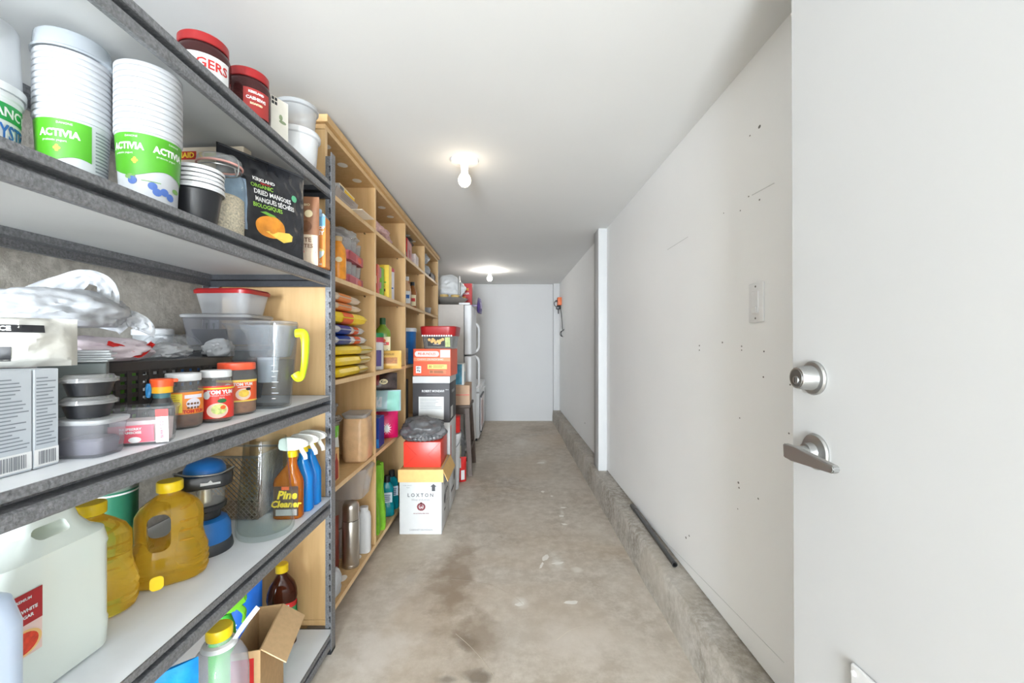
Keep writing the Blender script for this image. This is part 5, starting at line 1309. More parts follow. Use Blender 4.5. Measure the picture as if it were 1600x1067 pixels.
# bottom shelf: thermos, white jug, containers, red bag
x, y = -.738, 1.955
t = thing('thermos_flask', 'brushed steel thermos flask on the bottom shelf of the bookcase', 'flask', (x, y, ZB(0)), 0)
SS = mat('brushed_steel', C(186, 180, 172), .30, metal=.92, var=.05, scale=6)
bm = B(); lathe(bm, [(0, 0), (.0375, 0), (.0385, .003), (.0385, .014), (.0378, .016), (.0378, .018), (.0385, .020), (.0385, .212), (.0365, .216), (0, .216)], 48); obj('flask_body', bm, SS, t)
bm = B(); lathe(bm, [(0, .216), (.0355, .216), (.0355, .2195), (0, .2195)], 40); obj('black_seal', bm, BLACKPL, t)
bm = B(); lathe(bm, [(0, .2195), (.0372, .2195), (.0372, .275), (.0355, .288), (.030, .297), (.020, .302), (0, .303)], 48); obj('cup_lid', bm, SS, t)
t = thing('white_bottle', 'plain white oval bottle behind the steel thermos', 'bottle', (-.722, 2.088, ZB(0)), R(4))
bm = B(); loft(bm, [(0, .06, .05, .02), (.005, .066, .056, .024), (.17, .066, .056, .024), (.195, .058, .048, .022), (.205, .040, .036, .016), (.225, .040, .036, .016)], 7); obj('bottle_body', bm, WHITE, t)
PCL = clear('pinkish_clear', (.91, .89, .88, 1), .30, .15, body=C(232, 224, 218))
for k, (nm, xx, yy, z, bw, bd, bh) in enumerate((('bottom', -.868, 2.060, .0015, .15, .16, .13), ('middle', -.868, 2.060, .153, .16, .165, .125), ('top', -.785, 2.035, .306, .225, .18, .12))):
    t = thing('storage_box', nm + ' one of three clear lidded storage boxes stacked behind the white bottle', 'container', (xx, yy, ZB(0) + z), R(1), 'clear storage boxes in the bottom of the first bay')
    bm = B(); loft(bm, [(0, bw * .82, bd * .82, .03), (bh, bw, bd, .04)], 6, True, False); obj('box_body', bm, PCL, t)
    bm = B(); loft(bm, [(bh, bw * 1.03, bd * 1.03, .042), (bh + .012, bw * 1.04, bd * 1.04, .042), (bh + .019, bw * .98, bd * .98, .04)], 6); obj('lid', bm, PCL, t)
t = simple_pouch('bean_bag', 'dark red and brown food bag beside the thermos on the bottom shelf', 'bag', -.808, 1.882, ZB(0), R(60), .10, .25, .04, mat('red_brown_bag', C(128, 58, 46), .4, var=.4, scale=14), 51, (), ())
t = thing('white_sachet', 'small crumpled white bag at the foot of the red food bag on the bottom shelf', 'bag', (-.722, 1.715, ZB(0)), 0)
bm = B(); blob(bm, (0, 0, .055), (.03, .038, .06), 53, .4, 2.4, 4, 0.0); obj('bag_body', bm, FILM, t, ang=60)
# bay 2
t = thing('pink_cloth', 'folded pink patterned cloth in the top cell of the second bay', 'cloth', (-.80, 2.50, ZB(4)), R(6))
bm = B(); blob(bm, (-.0, -.02, .05), (.085, .22, .055), 61, .45, 2.2, 4, 0.0); obj('cloth_body', bm, mat('pink_cloth', C(214, 176, 172), .85, var=.18, scale=60, bump=.4), t, ang=60)
pack('spice_carton', 'red spice carton at the near end of the second cell, second bay', 'carton', -.745, 2.285, ZB(3), R(4), .07, .05, .165, mat('spice_red', C(206, 84, 66), .5, var=.2, scale=30), (('cream_panel', 'f', (-.02, .03, .06, .1), CREAMP),))
pack('tea_carton', 'green and pink tea carton beside the yellow one in the second bay', 'carton', -.745, 2.355, ZB(3), R(2), .075, .05, .16, mat('tea_green', C(126, 190, 70), .5, var=.1), (('pink_top', 'f', (-.036, .036, .10, .155), mat('mauve_print', C(196, 150, 160))), ('pink_mid', 'f', (-.036, .036, .04, .075), mat('mauve_print', C(196, 150, 160)))))
pack('yellow_carton', 'yellow carton with small green marks in the second cell of the second bay', 'carton', -.738, 2.45, ZB(3), R(3), .09, .07, .19, mat('carton_yellow', C(240, 206, 70), .5, var=.05), (('olive_line', 'f', (-.03, .03, .085, .091), GREENP), ('brown_mark', 'f', (-.02, .025, .035, .05), BROWNP), ('olive_line', 'f', (-.03, .02, .062, .067), GREENP)))
x, y = -.735, 2.56
t = thing('seasoning_tin', 'white and blue tin with a pink lid in the second bay', 'tin', (x, y, ZB(3)), face(x, y))
bm = B(); lathe(bm, [(0, 0), (.034, 0), (.035, .003), (.035, .17), (0, .17)], 28); obj('tin_body', bm, mat('tin_white', C(222, 216, 218), .4), t)
bm = B(); lathe(bm, [(0, .17), (.036, .17), (.036, .19), (.033, .194), (0, .194)], 28); obj('lid', bm, mat('pink_lid', C(204, 90, 100), .4), t)
bm = B(); f = cyl(.035, .0008); grid(bm, f, -.034, .034, .066, .074, 10, 1); obj('blue_line', bm, BLUEP, t)
bm = B(); ellipse(bm, f, .0, .035, .018, .018, 14); obj('round_print', bm, mat('yellow_green', C(180, 190, 90), .5), t, smooth=False)
x, y = -.755, 2.51
t = thing('oil_bottle', 'large olive oil bottle with a green cap in the middle of the second bay', 'bottle', (x, y, ZB(2)), face(x, y))
OLV = mat('olive_glass', C(120, 150, 40), .2, var=.1)
bm = B(); loft(bm, [(0, .085, .075, .022), (.004, .092, .08, .024), (.20, .092, .08, .024), (.225, .086, .074, .03), (.245, .05, .046, .02), (.262, .030, .030, .014), (.275, .028, .028, .013)], 7); obj('bottle_body', bm, OLV, t)
bm = B(); lathe(bm, [(0, .262), (.0175, .262), (.0175, .300), (.015, .302), (0, .302)], 24); obj('cap', bm, mat('dark_green_cap', C(36, 84, 40), .4), t)
f = plane_f(-.04, .0008); g = plane_f(-.04, .0014)
bm = B(); grid(bm, f, -.044, .044, .02, .188, 1, 1); obj('cream_label', bm, CREAMP, t, smooth=False)
bm = B(); grid(bm, g, -.036, .036, .138, .156, 1, 1); obj('red_band', bm, REDP, t, smooth=False)
bm = B(); ellipse(bm, g, 0, .165, .018, .01, 14); obj('crest', bm, ORANGEP, t, smooth=False)
text('lettering', 'TERRA', .013, WHITEP, t, lift(g, .0005), 0, .147, .0003); text('lettering', 'Olivia', .034, mat('script_green', C(40, 110, 50), .5), t, g, 0, .10, .0009, .2)
bm = B(); ellipse(bm, g, .004, .045, .030, .016, 18, 0, 180); obj('hill_print', bm, mat('script_green', C(40, 110, 50)), t, smooth=False)
x, y = -.745, 2.355
t = thing('protein_jar', 'white and purple jar with a green and red lid before the olive oil', 'jar', (x, y, ZB(2)), face(x, y))
bm = B(); lathe(bm, [(0, 0), (.038, 0), (.040, .004), (.040, .145), (.036, .155), (0, .155)], 30); obj('jar_body', bm, WHITE, t)
bm = B(); lathe(bm, [(0, .155), (.040, .155), (.040, .182), (0, .182)], 30); obj('red_collar', bm, mat('rose_collar', C(206, 70, 90), .4), t)
bm = B(); lathe(bm, [(0, .182), (.041, .182), (.041, .204), (.038, .207), (0, .207)], 30); obj('green_lid', bm, mat('jar_green', C(40, 150, 84), .4), t)
bm = B(); f = cyl(.040, .0008); grid(bm, f, -.02, .03, .02, .11, 8, 1); obj('purple_panel', bm, mat('purple_print', C(92, 80, 140), .5), t)
pack('black_crate', 'black appliance box behind the green-lidded jar in the second bay', 'box', -.90, 2.42, ZB(2), R(2), .18, .22, .26, BLACKPL, (('grey_line', 'f', (-.06, .0, .20, .206), GREYP),))
t = simple_pouch('pasta_packet', 'yellow packet with a brown noodle window leaning before the olive oil bottle', 'packet', -.706, 2.45, ZB(2), R(8), .155, .105, .035, mat('mustard_pack', C(222, 178, 92), .4, var=.08), 63, (('noodle_window', 'r', (-.06, .055, .03, .066), mat('noodle_brown', C(170, 108, 50), .5, var=.3, scale=90)),), (('NOODLES', 0, .084, .016, BROWNP),))
t = simple_pouch('coffee_pack', 'shiny black and brown foil pack on the lower shelf stack of the second bay', 'pack', -.80, 2.50, ZB(1) + .298, R(12), .26, .100, .10, mat('dark_foil', C(70, 58, 56), .25, var=.6, scale=22, bump=.4, bscale=50), 65, (('red_panel', 'r', (-.02, .03, .03, .10), mat('maroon', C(140, 50, 48), .4)), ('gold_panel', 'e', (.055, .05, .024, .016, 12), CREAMP)), (('Koi', .055, .05, .022, BLACKP),), .006, .3)
t = simple_pouch('tissue_pack', 'pale aqua wrapped tissue pack lying over the pink pack in the second bay', 'pack', -.785, 2.50, ZB(1) + .170, R(4), .28, .125, .12, mat('aqua_film', C(176, 206, 212), .3, var=.1, scale=14, bump=.3, bscale=25), 67, (('aqua_stripe', 'r', (.07, .135, .005, .12), mat('aqua_green', C(150, 210, 196), .35)), ('white_swirl', 'r', (-.1, .04, .03, .09), mat('white_swirl', C(222, 228, 232), .3, var=.1))), (), .006, .4)
pack('napkin_box', 'royal blue carton next to the pink pack in the lower cell of the second bay', 'carton', -.775, 2.33, ZB(1), R(3), .135, .115, .165, mat('royal_blue', C(28, 60, 150), .4, var=.08), (('blue_foot', 'f', (-.066, .066, .002, .05), mat('sky_blue_print', C(50, 140, 220), .4)), ('white_square', 'f', (-.04, -.006, .115, .14), WHITEP), ('white_line', 'f', (-.045, .0, .022, .027), WHITEP), ('navy_square', 'f', (-.03, -.015, .12, .135), BLP)))
t = simple_pouch('pink_pack', 'hot pink pack with white flower burst in the lower cell of the second bay', 'pack', -.765, 2.545, ZB(1), R(10), .18, .168, .10, mat('hot_pink', C(214, 22, 96), .3, var=.08, bump=.15), 69,
                 (('lilac_side', 'r', (-.085, -.03, .02, .12), mat('lilac_print', C(190, 170, 210), .4)), ('white_oval', 'e', (-.01, .110, .017, .012, 14), mat('pale_pink', C(244, 200, 214))), ('white_burst', 'p', [(.03 + (.028 if i % 2 else .013) * math.cos(i * PI / 12), .062 + (.036 if i % 2 else .018) * math.sin(i * PI / 12)) for i in range(24)], WHITEP), ('orange_corner', 'r', (-.075, -.02, .125, .15), ORANGEP), ('dark_ring', 'e', (.005, .15, .03, .018, 18), mat('crimson', C(176, 14, 60)))), (), .003, .3)
t = thing('green_shopping_bag', 'folded lime green fabric bag in the bottom of the second bay', 'bag', (-.755, 2.325, ZB(0)), 0)
LF = mat('lime_fabric', C(118, 178, 40), .8, var=.15, bump=.4, bscale=50)
bm = B(); NN = 72; rings = []
for k in range(13):
    z = .37 * k / 12; sw = 1 + .10 * math.sin(k * .7); tp = 1 - .25 * (k / 12) ** 2
    rings.append([bm.verts.new(((.052 * sw * tp) * (1 + .20 * math.sin(9 * q + .25 * k) + .10 * math.sin(17 * q + k * .4)) * math.cos(q), (.095 * tp) * (1 + .12 * math.sin(9 * q + .25 * k)) * math.sin(q), z)) for q in [2 * PI * i_ / NN for i_ in range(NN)]])
for A, D in zip(rings, rings[1:]):
    for i_ in range(NN): bm.faces.new((A[i_], A[(i_ + 1) % NN], D[(i_ + 1) % NN], D[i_]))
bm.faces.new(rings[0][::-1]); bm.faces.new(rings[-1]); obj('fabric_body', bm, LF, t, ang=70)
bm = B(); tube(bm, smooth_path([(.02, -.04, .36), (.03, -.05, .40), (.0, .0, .42), (-.02, .05, .36)]), (.004, .014), 8); obj('dark_strap', bm, mat('moss_fabric', C(70, 96, 40), .8), t)
src = None
for k, (x, y) in enumerate(((-.735, 2.53), (-.735, 2.635), (-.835, 2.585))):
    lab = ('front', 'far', 'innermost')[k] + ' teal black-capped mouthwash bottle at the bottom of the second bay'
    if src: dup(src, (x, y, ZB(0)), face(x, y) + .4 * k, lab); continue
    src = t = thing('mouthwash_bottle', lab, 'bottle', (x, y, ZB(0)), face(x, y), 'teal mouthwash bottles')
    bm = B(); loft(bm, [(0, .075, .05, .022), (.005, .086, .058, .026), (.07, .086, .058, .026), (.078, .078, .052, .024), (.15, .078, .052, .024), (.158, .082, .056, .026), (.185, .066, .046, .022), (.205, .036, .032, .015)], 7); obj('bottle_body', bm, clear('teal_liquid', (.06, .72, .80, 1), .5, .06, body=C(30, 176, 190)), t)
    bm = B(); lathe(bm, [(0, .203), (.0185, .203), (.0175, .240), (.016, .242), (0, .242)], 26); obj('cap', bm, BLACKPL, t)
    f = plane_f(-.026, .0008)
    bm = B(); grid(bm, f, -.030, .030, .085, .145, 1, 1); obj('white_label', bm, mat('mint_white', C(206, 216, 226), .5), t, smooth=False)
    lines('small_print', t, lift(f, .0005), -.022, .024, .09, .135, 4, mat('slate_blue', C(90, 110, 150)), .45, .3, 3)
    bm = B(); grid(bm, f, -.022, .022, .03, .036, 1, 1); obj('white_line', bm, WHITEP, t, smooth=False)
# bay 3
pack('red_storage_box', 'red and white box in the top cell of the third bay', 'box', -.80, 3.02, ZB(4), R(5), .17, .22, .15, mat('box_red', C(206, 48, 48), .45), (('pink_side', 'r', (-.105, .105, .01, .14), mat('faded_pink', C(226, 170, 166), .5)), ('grey_foot', 'f', (-.08, .08, .003, .05), GREYP), ('red_patch', 'r', (-.06, .03, .03, .09), REDP)))
pack('flat_gift_box', 'pale patterned box behind the red box in the top cell of the third bay', 'box', -.79, 3.25, ZB(4), R(4), .16, .16, .095, mat('pattern_pale', C(222, 206, 200), .5, var=.15, scale=40))
t = thing('black_bag', 'crumpled black bag above the red box in the third bay', 'bag', (-.84, 3.10, ZB(4) + .151), 0)
bm = B(); blob(bm, (0, 0, .022), (.11, .19, .026), 81, .4, 2, 4, 0.0); obj('bag_body', bm, mat('black_film', C(40, 42, 46), .3), t, ang=60)
SAUCE = [('green', C(40, 130, 70)), ('brown', C(110, 60, 40)), ('tan', C(200, 160, 120)), ('dark', C(60, 40, 34)), ('amber', C(150, 90, 40))]
for k, (dx, y) in enumerate(((0, 2.90), (-.06, 2.99), (0, 3.06), (-.02, 3.16), (0, 3.25))):
    nm, col = SAUCE[k]; x = -.745 + dx
    t = thing('sauce_bottle', f'{nm} sauce bottle in the second cell of the third bay', 'bottle', (x, y, ZB(3)), face(x, y), 'sauce bottles in the third bay')
    hh = .20 + .012 * (k % 3)
    bm = B(); lathe(bm, [(0, 0), (.028, 0), (.031, .004), (.031, hh * .6), (.024, hh * .74), (.014, hh * .82), (.014, hh * .88), (0, hh * .88)], 24); obj('bottle_body', bm, mat('sauce_' + nm, col, .25, var=.1), t)
    bm = B(); lathe(bm, [(0, hh * .87), (.0165, hh * .87), (.0165, hh), (0, hh)], 20); obj('cap', bm, (GREENP, REDP, WHITE, REDP, BLACKPL)[k], t)
    bm = B(); f = cyl(.031, .0008); grid(bm, f, -.03, .03, hh * .12, hh * .52, 10, 1); obj('paper_label', bm, (CREAMP, YELLOWP, WHITEP, GREYP, CREAMP)[k], t)
    bm = B(); f = cyl(.031, .0014); grid(bm, f, -.022, .022, hh * .28, hh * .4, 8, 1); obj('label_mark', bm, (GREENP, REDP, BLUEP, ORANGEP, REDP)[k], t)
x, y = -.765, 3.065
t = thing('wipes_tub', 'blue tub with a white lid in the middle of the third bay', 'tub', (x, y, ZB(2)), face(x, y))
bm = B(); lathe(bm, [(0, 0), (.080, 0), (.083, .005), (.088, .235), (0, .235)], 36); obj('tub_body', bm, mat('tub_blue', C(40, 104, 170), .4, var=.1), t)
bm = B(); lathe(bm, [(0, .235), (.091, .235), (.091, .258), (.086, .262), (0, .262)], 36); obj('lid', bm, WHITE, t)
bm = B(); f = cyl(.087, .0012); ellipse(bm, f, -.03, .13, .04, .05, 18); obj('dark_oval', bm, BLACKP, t, smooth=False)
bm = B(); ellipse(bm, cyl(.087, .002), -.03, .14, .018, .018, 14); obj('face_patch', bm, GREYP, t, smooth=False)
t = thing('tin_stack', 'wrapped grey pack of small tins before the blue tub in the third bay', 'pack', (-.733, 2.885, ZB(2)), 0)
for i in range(2):
    for j in range(3):
        bm = B(); lathe(bm, [(0, 0), (.026, 0), (.027, .002), (.027, .036), (.026, .038), (0, .038)], 18, 0, .055 * i, 1, 1); obj('tin', bm, mat('grey_tin', C(160, 152, 154), .3, metal=.5, var=.3, scale=30), t, loc=(0, 0, .0385 * j))
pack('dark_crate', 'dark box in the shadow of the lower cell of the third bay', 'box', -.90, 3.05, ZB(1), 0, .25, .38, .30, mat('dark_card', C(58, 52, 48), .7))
# bay 4
t = thing('white_bag', 'white plastic bag bundle in the top cell of the fourth bay', 'bag', (-.765, 3.66, ZB(4)), 0)
bm = B(); blob(bm, (0, 0, .05), (.07, .12, .055), 91, .4, 2, 4, 0.0); blob(bm, (.02, -.03, .145), (.05, .07, .045), 92, .4, 2, 4); obj('bag_body', bm, FILM, t, ang=60)
pack('dark_basket', 'dark patterned basket at the far end of the top cell, fourth bay', 'basket', -.76, 3.92, ZB(4), 0, .11, .22, .065, mat('dark_weave', C(70, 62, 62), .6, var=.5, scale=60))
x, y = -.74, 3.80
t = thing('glass_cup', 'small pale glass cup in the second cell of the fourth bay', 'cup', (x, y, ZB(3)), 0)
bm = B(); lathe(bm, [(0, .003), (.03, 0), (.040, .06), (.038, .06), (.028, .006), (0, .006)], 24); obj('cup_body', bm, FROST, t)

# ------------------------------------------------------------------ boxes stacked on the floor
WBX = mat('white_wine_box', C(202, 202, 201), .55, var=.02)
XA, XB = -.644, -.393
KY = mat('yellow_kraft', C(226, 184, 116), .7, var=.05, scale=40)
MAR = mat('maroon_print', C(130, 54, 60), .6)
DKG = mat('charcoal_print', C(66, 66, 70), .6)
def wine_box(label, y0, depth, z, h, flaps, m=WBX):
    cx = (XA + XB) / 2; w = XB - XA
    t = thing('wine_box', label, 'box', (cx, y0 + depth / 2, z), 0)
    bm = B(); box(bm, -w / 2, w / 2, -depth / 2, depth / 2, 0, h, .003, 2); obj('box_body', bm, m, t)
    return t, plane_f(-depth / 2, .0008), plane_r(w / 2, .0008), w
t, f, r_, w = wine_box('open white LOXTON wine box with folded out kraft flaps, front of the floor stack', 2.47, .33, 0, .385, True)
d = .33
bm = B(); box(bm, -w / 2 - .006, w / 2 + .012, -d / 2 - .010, -d / 2 - .005, .312, .387, .001, 1); obj('front_flap', bm, KY, t)
bm = B(); A_ = Matrix.Translation((w / 2 + .002, 0, .386)) @ Matrix.Rotation(R(25), 4, 'Y'); box(bm, 0, .004, -d / 2, d / 2, -.082, 0, .001, 1); rot_bm(bm, Matrix.Translation((w / 2 + .002, 0, .387)) @ Matrix.Rotation(R(-24), 4, 'Y')); obj('side_flap', bm, KY, t)
bm = B(); box(bm, -w / 2 + .003, w / 2 - .003, -d / 2 + .003, d / 2 - .003, .384, .3862); obj('tucked_flap', bm, KY, t, smooth=False)
g = lift(f, .0004)
text('lettering', 'L O X T O N', .030, DKG, t, f, .0, .232, .0004, sx=.92); text('lettering', 'Wines of Australia', .017, mat('pale_print', C(120, 118, 122), .6), t, f, 0, .205, .0, .25, sx=.85)
text('lettering', 'AN ALCOHOL-FREE WINE', .0088, MAR, t, f, .004, .124, .0002, sx=.9); text('lettering', 'CABERNET SAUVIGNON', .0125, GREYP, t, f, .004, .027, .0, sx=1.0)
text('lettering', 'STORE UPRIGHT', .0072, GREYP, t, f, -.078, .290); text('lettering', 'fragile', .008, GREYP, t, f, -.074, .278, 0, .3)
bm = B(); poly(bm, f, [(.077, .300), (.097, .283), (.087, .283), (.087, .257), (.067, .257), (.067, .283), (.057, .283)]); obj('up_arrow', bm, DKG, t, smooth=False)
bm = B()
for i in range(14):
    a = i * 2 * PI / 14; ellipse(bm, f, .004 + .020 * math.cos(a), .164 + .019 * math.sin(a), .0065, .0055, 8)
ellipse(bm, f, .004, .164, .011, .014, 14); ellipse(bm, f, .004, .186, .006, .006, 8); obj('crest_print', bm, MAR, t, smooth=False, kind='stuff')
text('lettering', 'LX', .014, WHITEP, t, g, .004, .160, .0006)
text('lettering', 'LOXTON', .036, DKG, t, r_, .02, .20, .0008); text('lettering', 'Australia', .024, DKG, t, r_, -.03, .265, 0, .3); text('lettering', '12 x 750 mL', .020, DKG, t, r_, .03, .13)
bm = B(); ellipse(bm, r_, -.045, .17, .03, .03, 16); grid(bm, r_, -.07, -.02, .10, .112, 1, 1); grid(bm, r_, .04, .12, .26, .275, 1, 1); obj('side_print', bm, DKG, t, smooth=False, kind='stuff')
cxs = (XA + XB) / 2
t = thing('red_box', 'red wrapped gift box standing on the open wine box', 'box', (cxs + .002, 2.635, .388), 0)
RW = mat('red_wrap', C(222, 62, 46), .35, var=.03)
bm = B(); box(bm, -.112, .112, -.13, .13, 0, .152, .002, 2); obj('box_body', bm, RW, t)
bm = B(); q = plane_f(-.13, .0012)
for s in (-1, 1): tube(bm, [q(s * .11, .150), q(s * .035, .075)], .0009, 5); tube(bm, [q(s * .11, .002), q(s * .035, .075)], .0009, 5)
obj('wrap_fold', bm, mat('red_wrap_dark', C(190, 48, 38), .4), t, kind='stuff')
t = thing('grey_plastic_bag', 'crumpled grey plastic bag on top of the red box', 'bag', (cxs, 2.63, .543), 0)
bm = B(); blob(bm, (-.012, -.01, .055), (.13, .125, .075), 101, .42, 1.6, 5, 0.0)
obj('bag_body', bm, mat('grey_bag_film', C(98, 98, 99), .22, var=.3, scale=14, bump=.5, bscale=30), t, ang=70)
bm = B()
rows = []
for i in range(40):
    a = R(190 + 160 * i / 39); ra = .118 + .006 * math.sin(i * 2.1)
    rows.append([bm.verts.new((-.012 + ra * k * math.cos(a) * 1.04, -.01 + ra * k * math.sin(a), zz + .004 * math.sin(i * 2.1 + zz * 50))) for k, zz in ((.86, .034), (1.0, .024), (1.04, .010), (1.0, .001))])
for A, D in zip(rows, rows[1:]):
    for k in range(3): bm.faces.new((A[k], D[k], D[k + 1], A[k + 1]))
obj('gathered_hem', bm, mat('grey_bag_film', C(122, 122, 122)), t, ang=70)
# second column
t, f, r_, w = wine_box('plain white wine box on the floor behind the LOXTON box', 2.815, .33, 0, .30, False)
bm = B(); grid(bm, r_, -.10, .04, .10, .12, 1, 1); ellipse(bm, r_, .06, .18, .03, .04, 14); obj('side_print', bm, DKG, t, smooth=False, kind='stuff')
t, f, r_, w = wine_box('white wine box carrying the black box, second from the floor', 2.815, .33, .3005, .298, False)
bm = B(); grid(bm, r_, -.13, -.10, .02, .27, 1, 1); obj('red_stripe', bm, REDP, t, smooth=False)
BKB = mat('black_wine_box', C(58, 56, 58), .55, var=.06)
t, f, r_, w = wine_box('black ROBERT MONDAVI wine box with a white top under the orange box', 2.815, .33, .599, .312, False, BKB)
bm = B(); box(bm, -w / 2 - .001, w / 2 + .001, -.166, .166, .266, .3125, .002, 1); obj('white_top', bm, WBX, t)
text('lettering', 'ROBERT MONDAVI', .0205, WHITEP, t, f, .012, .212, .0004, sx=.86); text('lettering', 'PRIVATE SELECTION', .0095, mat('pale_print', C(120, 118, 122)), t, f, .012, .190)
text('lettering', '750ml', .009, WHITEP, t, f, .106, .222)
bm = B(); grid(bm, f, -.085, .085, .02, .175, 1, 1); obj('shipping_label', bm, mat('label_paper', C(206, 206, 202), .6, var=.03), t, smooth=False)
lines('small_print', t, lift(f, .0005), -.075, .075, .09, .165, 7, GREYP, .22, .5, 3)
bm = B(); grid(bm, r_, -.12, -.01, .02, .10, 1, 1); obj('side_label', bm, mat('label_paper', C(206, 206, 202)), t, smooth=False)
text('lettering', 'MONDAVI', .030, WHITEP, t, r_, .0, .20)
# orange box and cookie tub
ORB = mat('orange_box', C(232, 92, 54), .45, var=.04)
t = thing('orange_box', 'orange snack bar box on top of the black wine box', 'box', (-.512, 2.965, .912), R(-5))
w, d, h = .262, .22, .185
bm = B(); box(bm, -w / 2, w / 2, -d / 2, d / 2, 0, h, .002, 1); obj('box_body', bm, ORB, t)
f = plane_f(-d / 2, .0008); g = plane_f(-d / 2, .0016); k = plane_f(-d / 2, .0024); r_ = plane_r(w / 2, .0008)
bm = B(); loft(bm, [(-.0004, .17, .038, .018), (.0004, .17, .038, .018)], 6); rot_bm(bm, Matrix.Translation((-.035, -d / 2 - .001, .150)) @ Matrix.Rotation(R(90), 4, 'X')); obj('white_oval', bm, WHITEP, t)
text('lettering', 'PIE-BUNDLES', .024, ORANGEP, t, k, -.035, .150, .0006, sx=.9)
bm = B(); grid(bm, f, -.128, .128, .100, .124, 1, 1); obj('pale_band', bm, mat('peach_band', C(236, 140, 100), .5), t, smooth=False)
text('lettering', 'CHEWY CRUNCH BARS', .017, WHITEP, t, g, -.01, .112)
bm = B(); grid(bm, f, -.112, -.075, .018, .066, 1, 1); obj('white_stamp', bm, WHITEP, t, smooth=False); text('lettering', '45+', .018, BLACKP, t, g, -.0935, .053, .0005); text('lettering', '85g', .016, BLACKP, t, g, -.0935, .035, .0004)
bm = B(); grid(bm, f, -.03, .105, .047, .078, 1, 1); obj('yellow_strip', bm, mat('lemon_strip', C(240, 220, 120), .5), t, smooth=False); text('lettering', '30', .024, BROWNP, t, g, -.012, .0625, .0006); lines('small_print', t, g, .008, .09, .054, .072, 2, BROWNP, .4, .2, 8)
bm = B(); grid(bm, f, -.018, .10, .014, .040, 1, 1); obj('brown_strip', bm, mat('tan_strip', C(196, 120, 80), .5), t, smooth=False); text('lettering', '30', .020, BROWNP, t, g, -.004, .027, .0006); lines('small_print', t, g, .015, .085, .018, .036, 2, BROWNP, .5, .2, 9)
bm = B(); grid(bm, f, .058, .128, .126, .178, 1, 1); obj('sticker', bm, mat('label_paper', C(206, 206, 202)), t, smooth=False)
x, y = -.482, 2.99
t = thing('cookie_tub', 'square clear cookie tub with a red lid at the top of the floor stack', 'tub', (x, y, 1.098), R(-4))
bm = B(); loft(bm, [(0, .205, .20, .04), (.090, .232, .226, .05)], 8); obj('tub_body', bm, clear('tub_clear', (.75, .75, .75, 1), .45, .15, body=C(150, 150, 146)), t)
bm = B(); loft(bm, [(.088, .240, .234, .052), (.094, .246, .240, .054), (.150, .258, .250, .056), (.156, .250, .242, .055)], 8); obj('lid', bm, REDLID, t)
bm = B()
for i in range(13): ellipse(bm, lambda u, v: Vector((u, -.119 - v * .03, v)), -.10 + .0168 * i, .090, .0062, .0062, 10)
obj('scallop_edge', bm, WHITEP, t, smooth=False, kind='stuff')
f = lambda u, v: Vector((u, -.1005 - v * .145 - .0012, v)); g = lambda u, v: f(u, v) + Vector((0, -.0008, 0))
bm = B(); grid(bm, f, -.068, .052, .018, .082, 2, 2); obj('black_label', bm, BLACKP, t, smooth=False)
bm = B(); grid(bm, f, .056, .09, .012, .078, 2, 2); obj('green_label', bm, mat('sage_green', C(170, 185, 120), .5, var=.3, scale=60), t, smooth=False)
bm = B()
for (u_, v_) in ((-.055, .062), (-.037, .05), (-.02, .056), (-.012, .042), (.006, .052), (.024, .056), (.04, .064), (-.03, .064), (.016, .040)): ellipse(bm, g, u_, v_, .0105, .0105, 12)
obj('cookie_print', bm, mat('cookie_print', C(226, 180, 110), .6, var=.2, scale=90), t, smooth=False, kind='stuff')
text('lettering', 'COOKIES', .010, WHITEP, t, g, -.008, .030)

# ------------------------------------------------------------------ stool with boxes, bags below, fridge, freezer
DW = mat('dark_stool_wood', C(86, 70, 60), .55, var=.15)
t = thing('wooden_stool', 'dark brown wooden stool between the boxes and the fridge', 'stool', (-.48, 3.775, 0), 0)
bm = B(); box(bm, -.155, .155, -.19, .19, .575, .602, .006, 2); obj('seat', bm, DW, t)
bm = B(); box(bm, -.135, .135, -.165, -.145, .52, .574, .002, 1); box(bm, -.135, .135, .145, .165, .52, .574, .002, 1); obj('apron', bm, DW, t)
for sx in (-1, 1):
    for sy in (-1, 1):
        bm = B(); p0 = Vector((sx * .158, sy * .205, 0)); p1 = Vector((sx * .125, sy * .155, .574)); n_ = []
        for p, wd in ((p0, .017), (p1, .020)): n_.append([bm.verts.new(p + Vector((a * wd, b * wd, 0))) for a, b in ((-1, -1), (1, -1), (1, 1), (-1, 1))])
        for i in range(4): bm.faces.new((n_[0][i], n_[0][(i + 1) % 4], n_[1][(i + 1) % 4], n_[1][i]))
        bm.faces.new(n_[0][::-1]); bm.faces.new(n_[1]); obj('leg', bm, DW, t, smooth=False)
    bm = B(); box(bm, sx * .149 - .009, sx * .149 + .009, -.175, .175, .19, .22, .002, 1); obj('stretcher', bm, DW, t)
bm = B(); box(bm, -.14, .14, -.195, -.177, .12, .15, .002, 1); obj('stretcher', bm, DW, t)
pack('tan_box', 'tan cardboard box with a red tape line on the stool', 'box', -.47, 3.76, .603, R(2), .27, .34, .17, mat('tan_cardboard', C(196, 164, 136), .75, var=.05), (('red_tape', 'f', (-.13, .13, .085, .091), REDP), ('pink_print', 'r', (-.1, .08, .09, .13), mat('dusty_pink', C(190, 130, 120), .6))))
pack('tissue_box', 'blue and white patterned carton on the tan box on the stool', 'carton', -.462, 3.72, .774, R(2), .155, .22, .185, mat('carton_white', C(226, 226, 220), .5), (('blue_front', 'f', (-.072, .06, .005, .18), mat('blue_pattern', C(70, 150, 180), .5, var=.4, scale=16)), ('beige_drop', 'f', (-.03, .08, .03, .05, 16), mat('beige_drop', C(214, 196, 176), .5)), ('blue_flower', 'r', (-.05, .05, .02, .11), mat('pale_blue_print', C(140, 190, 205), .5))))
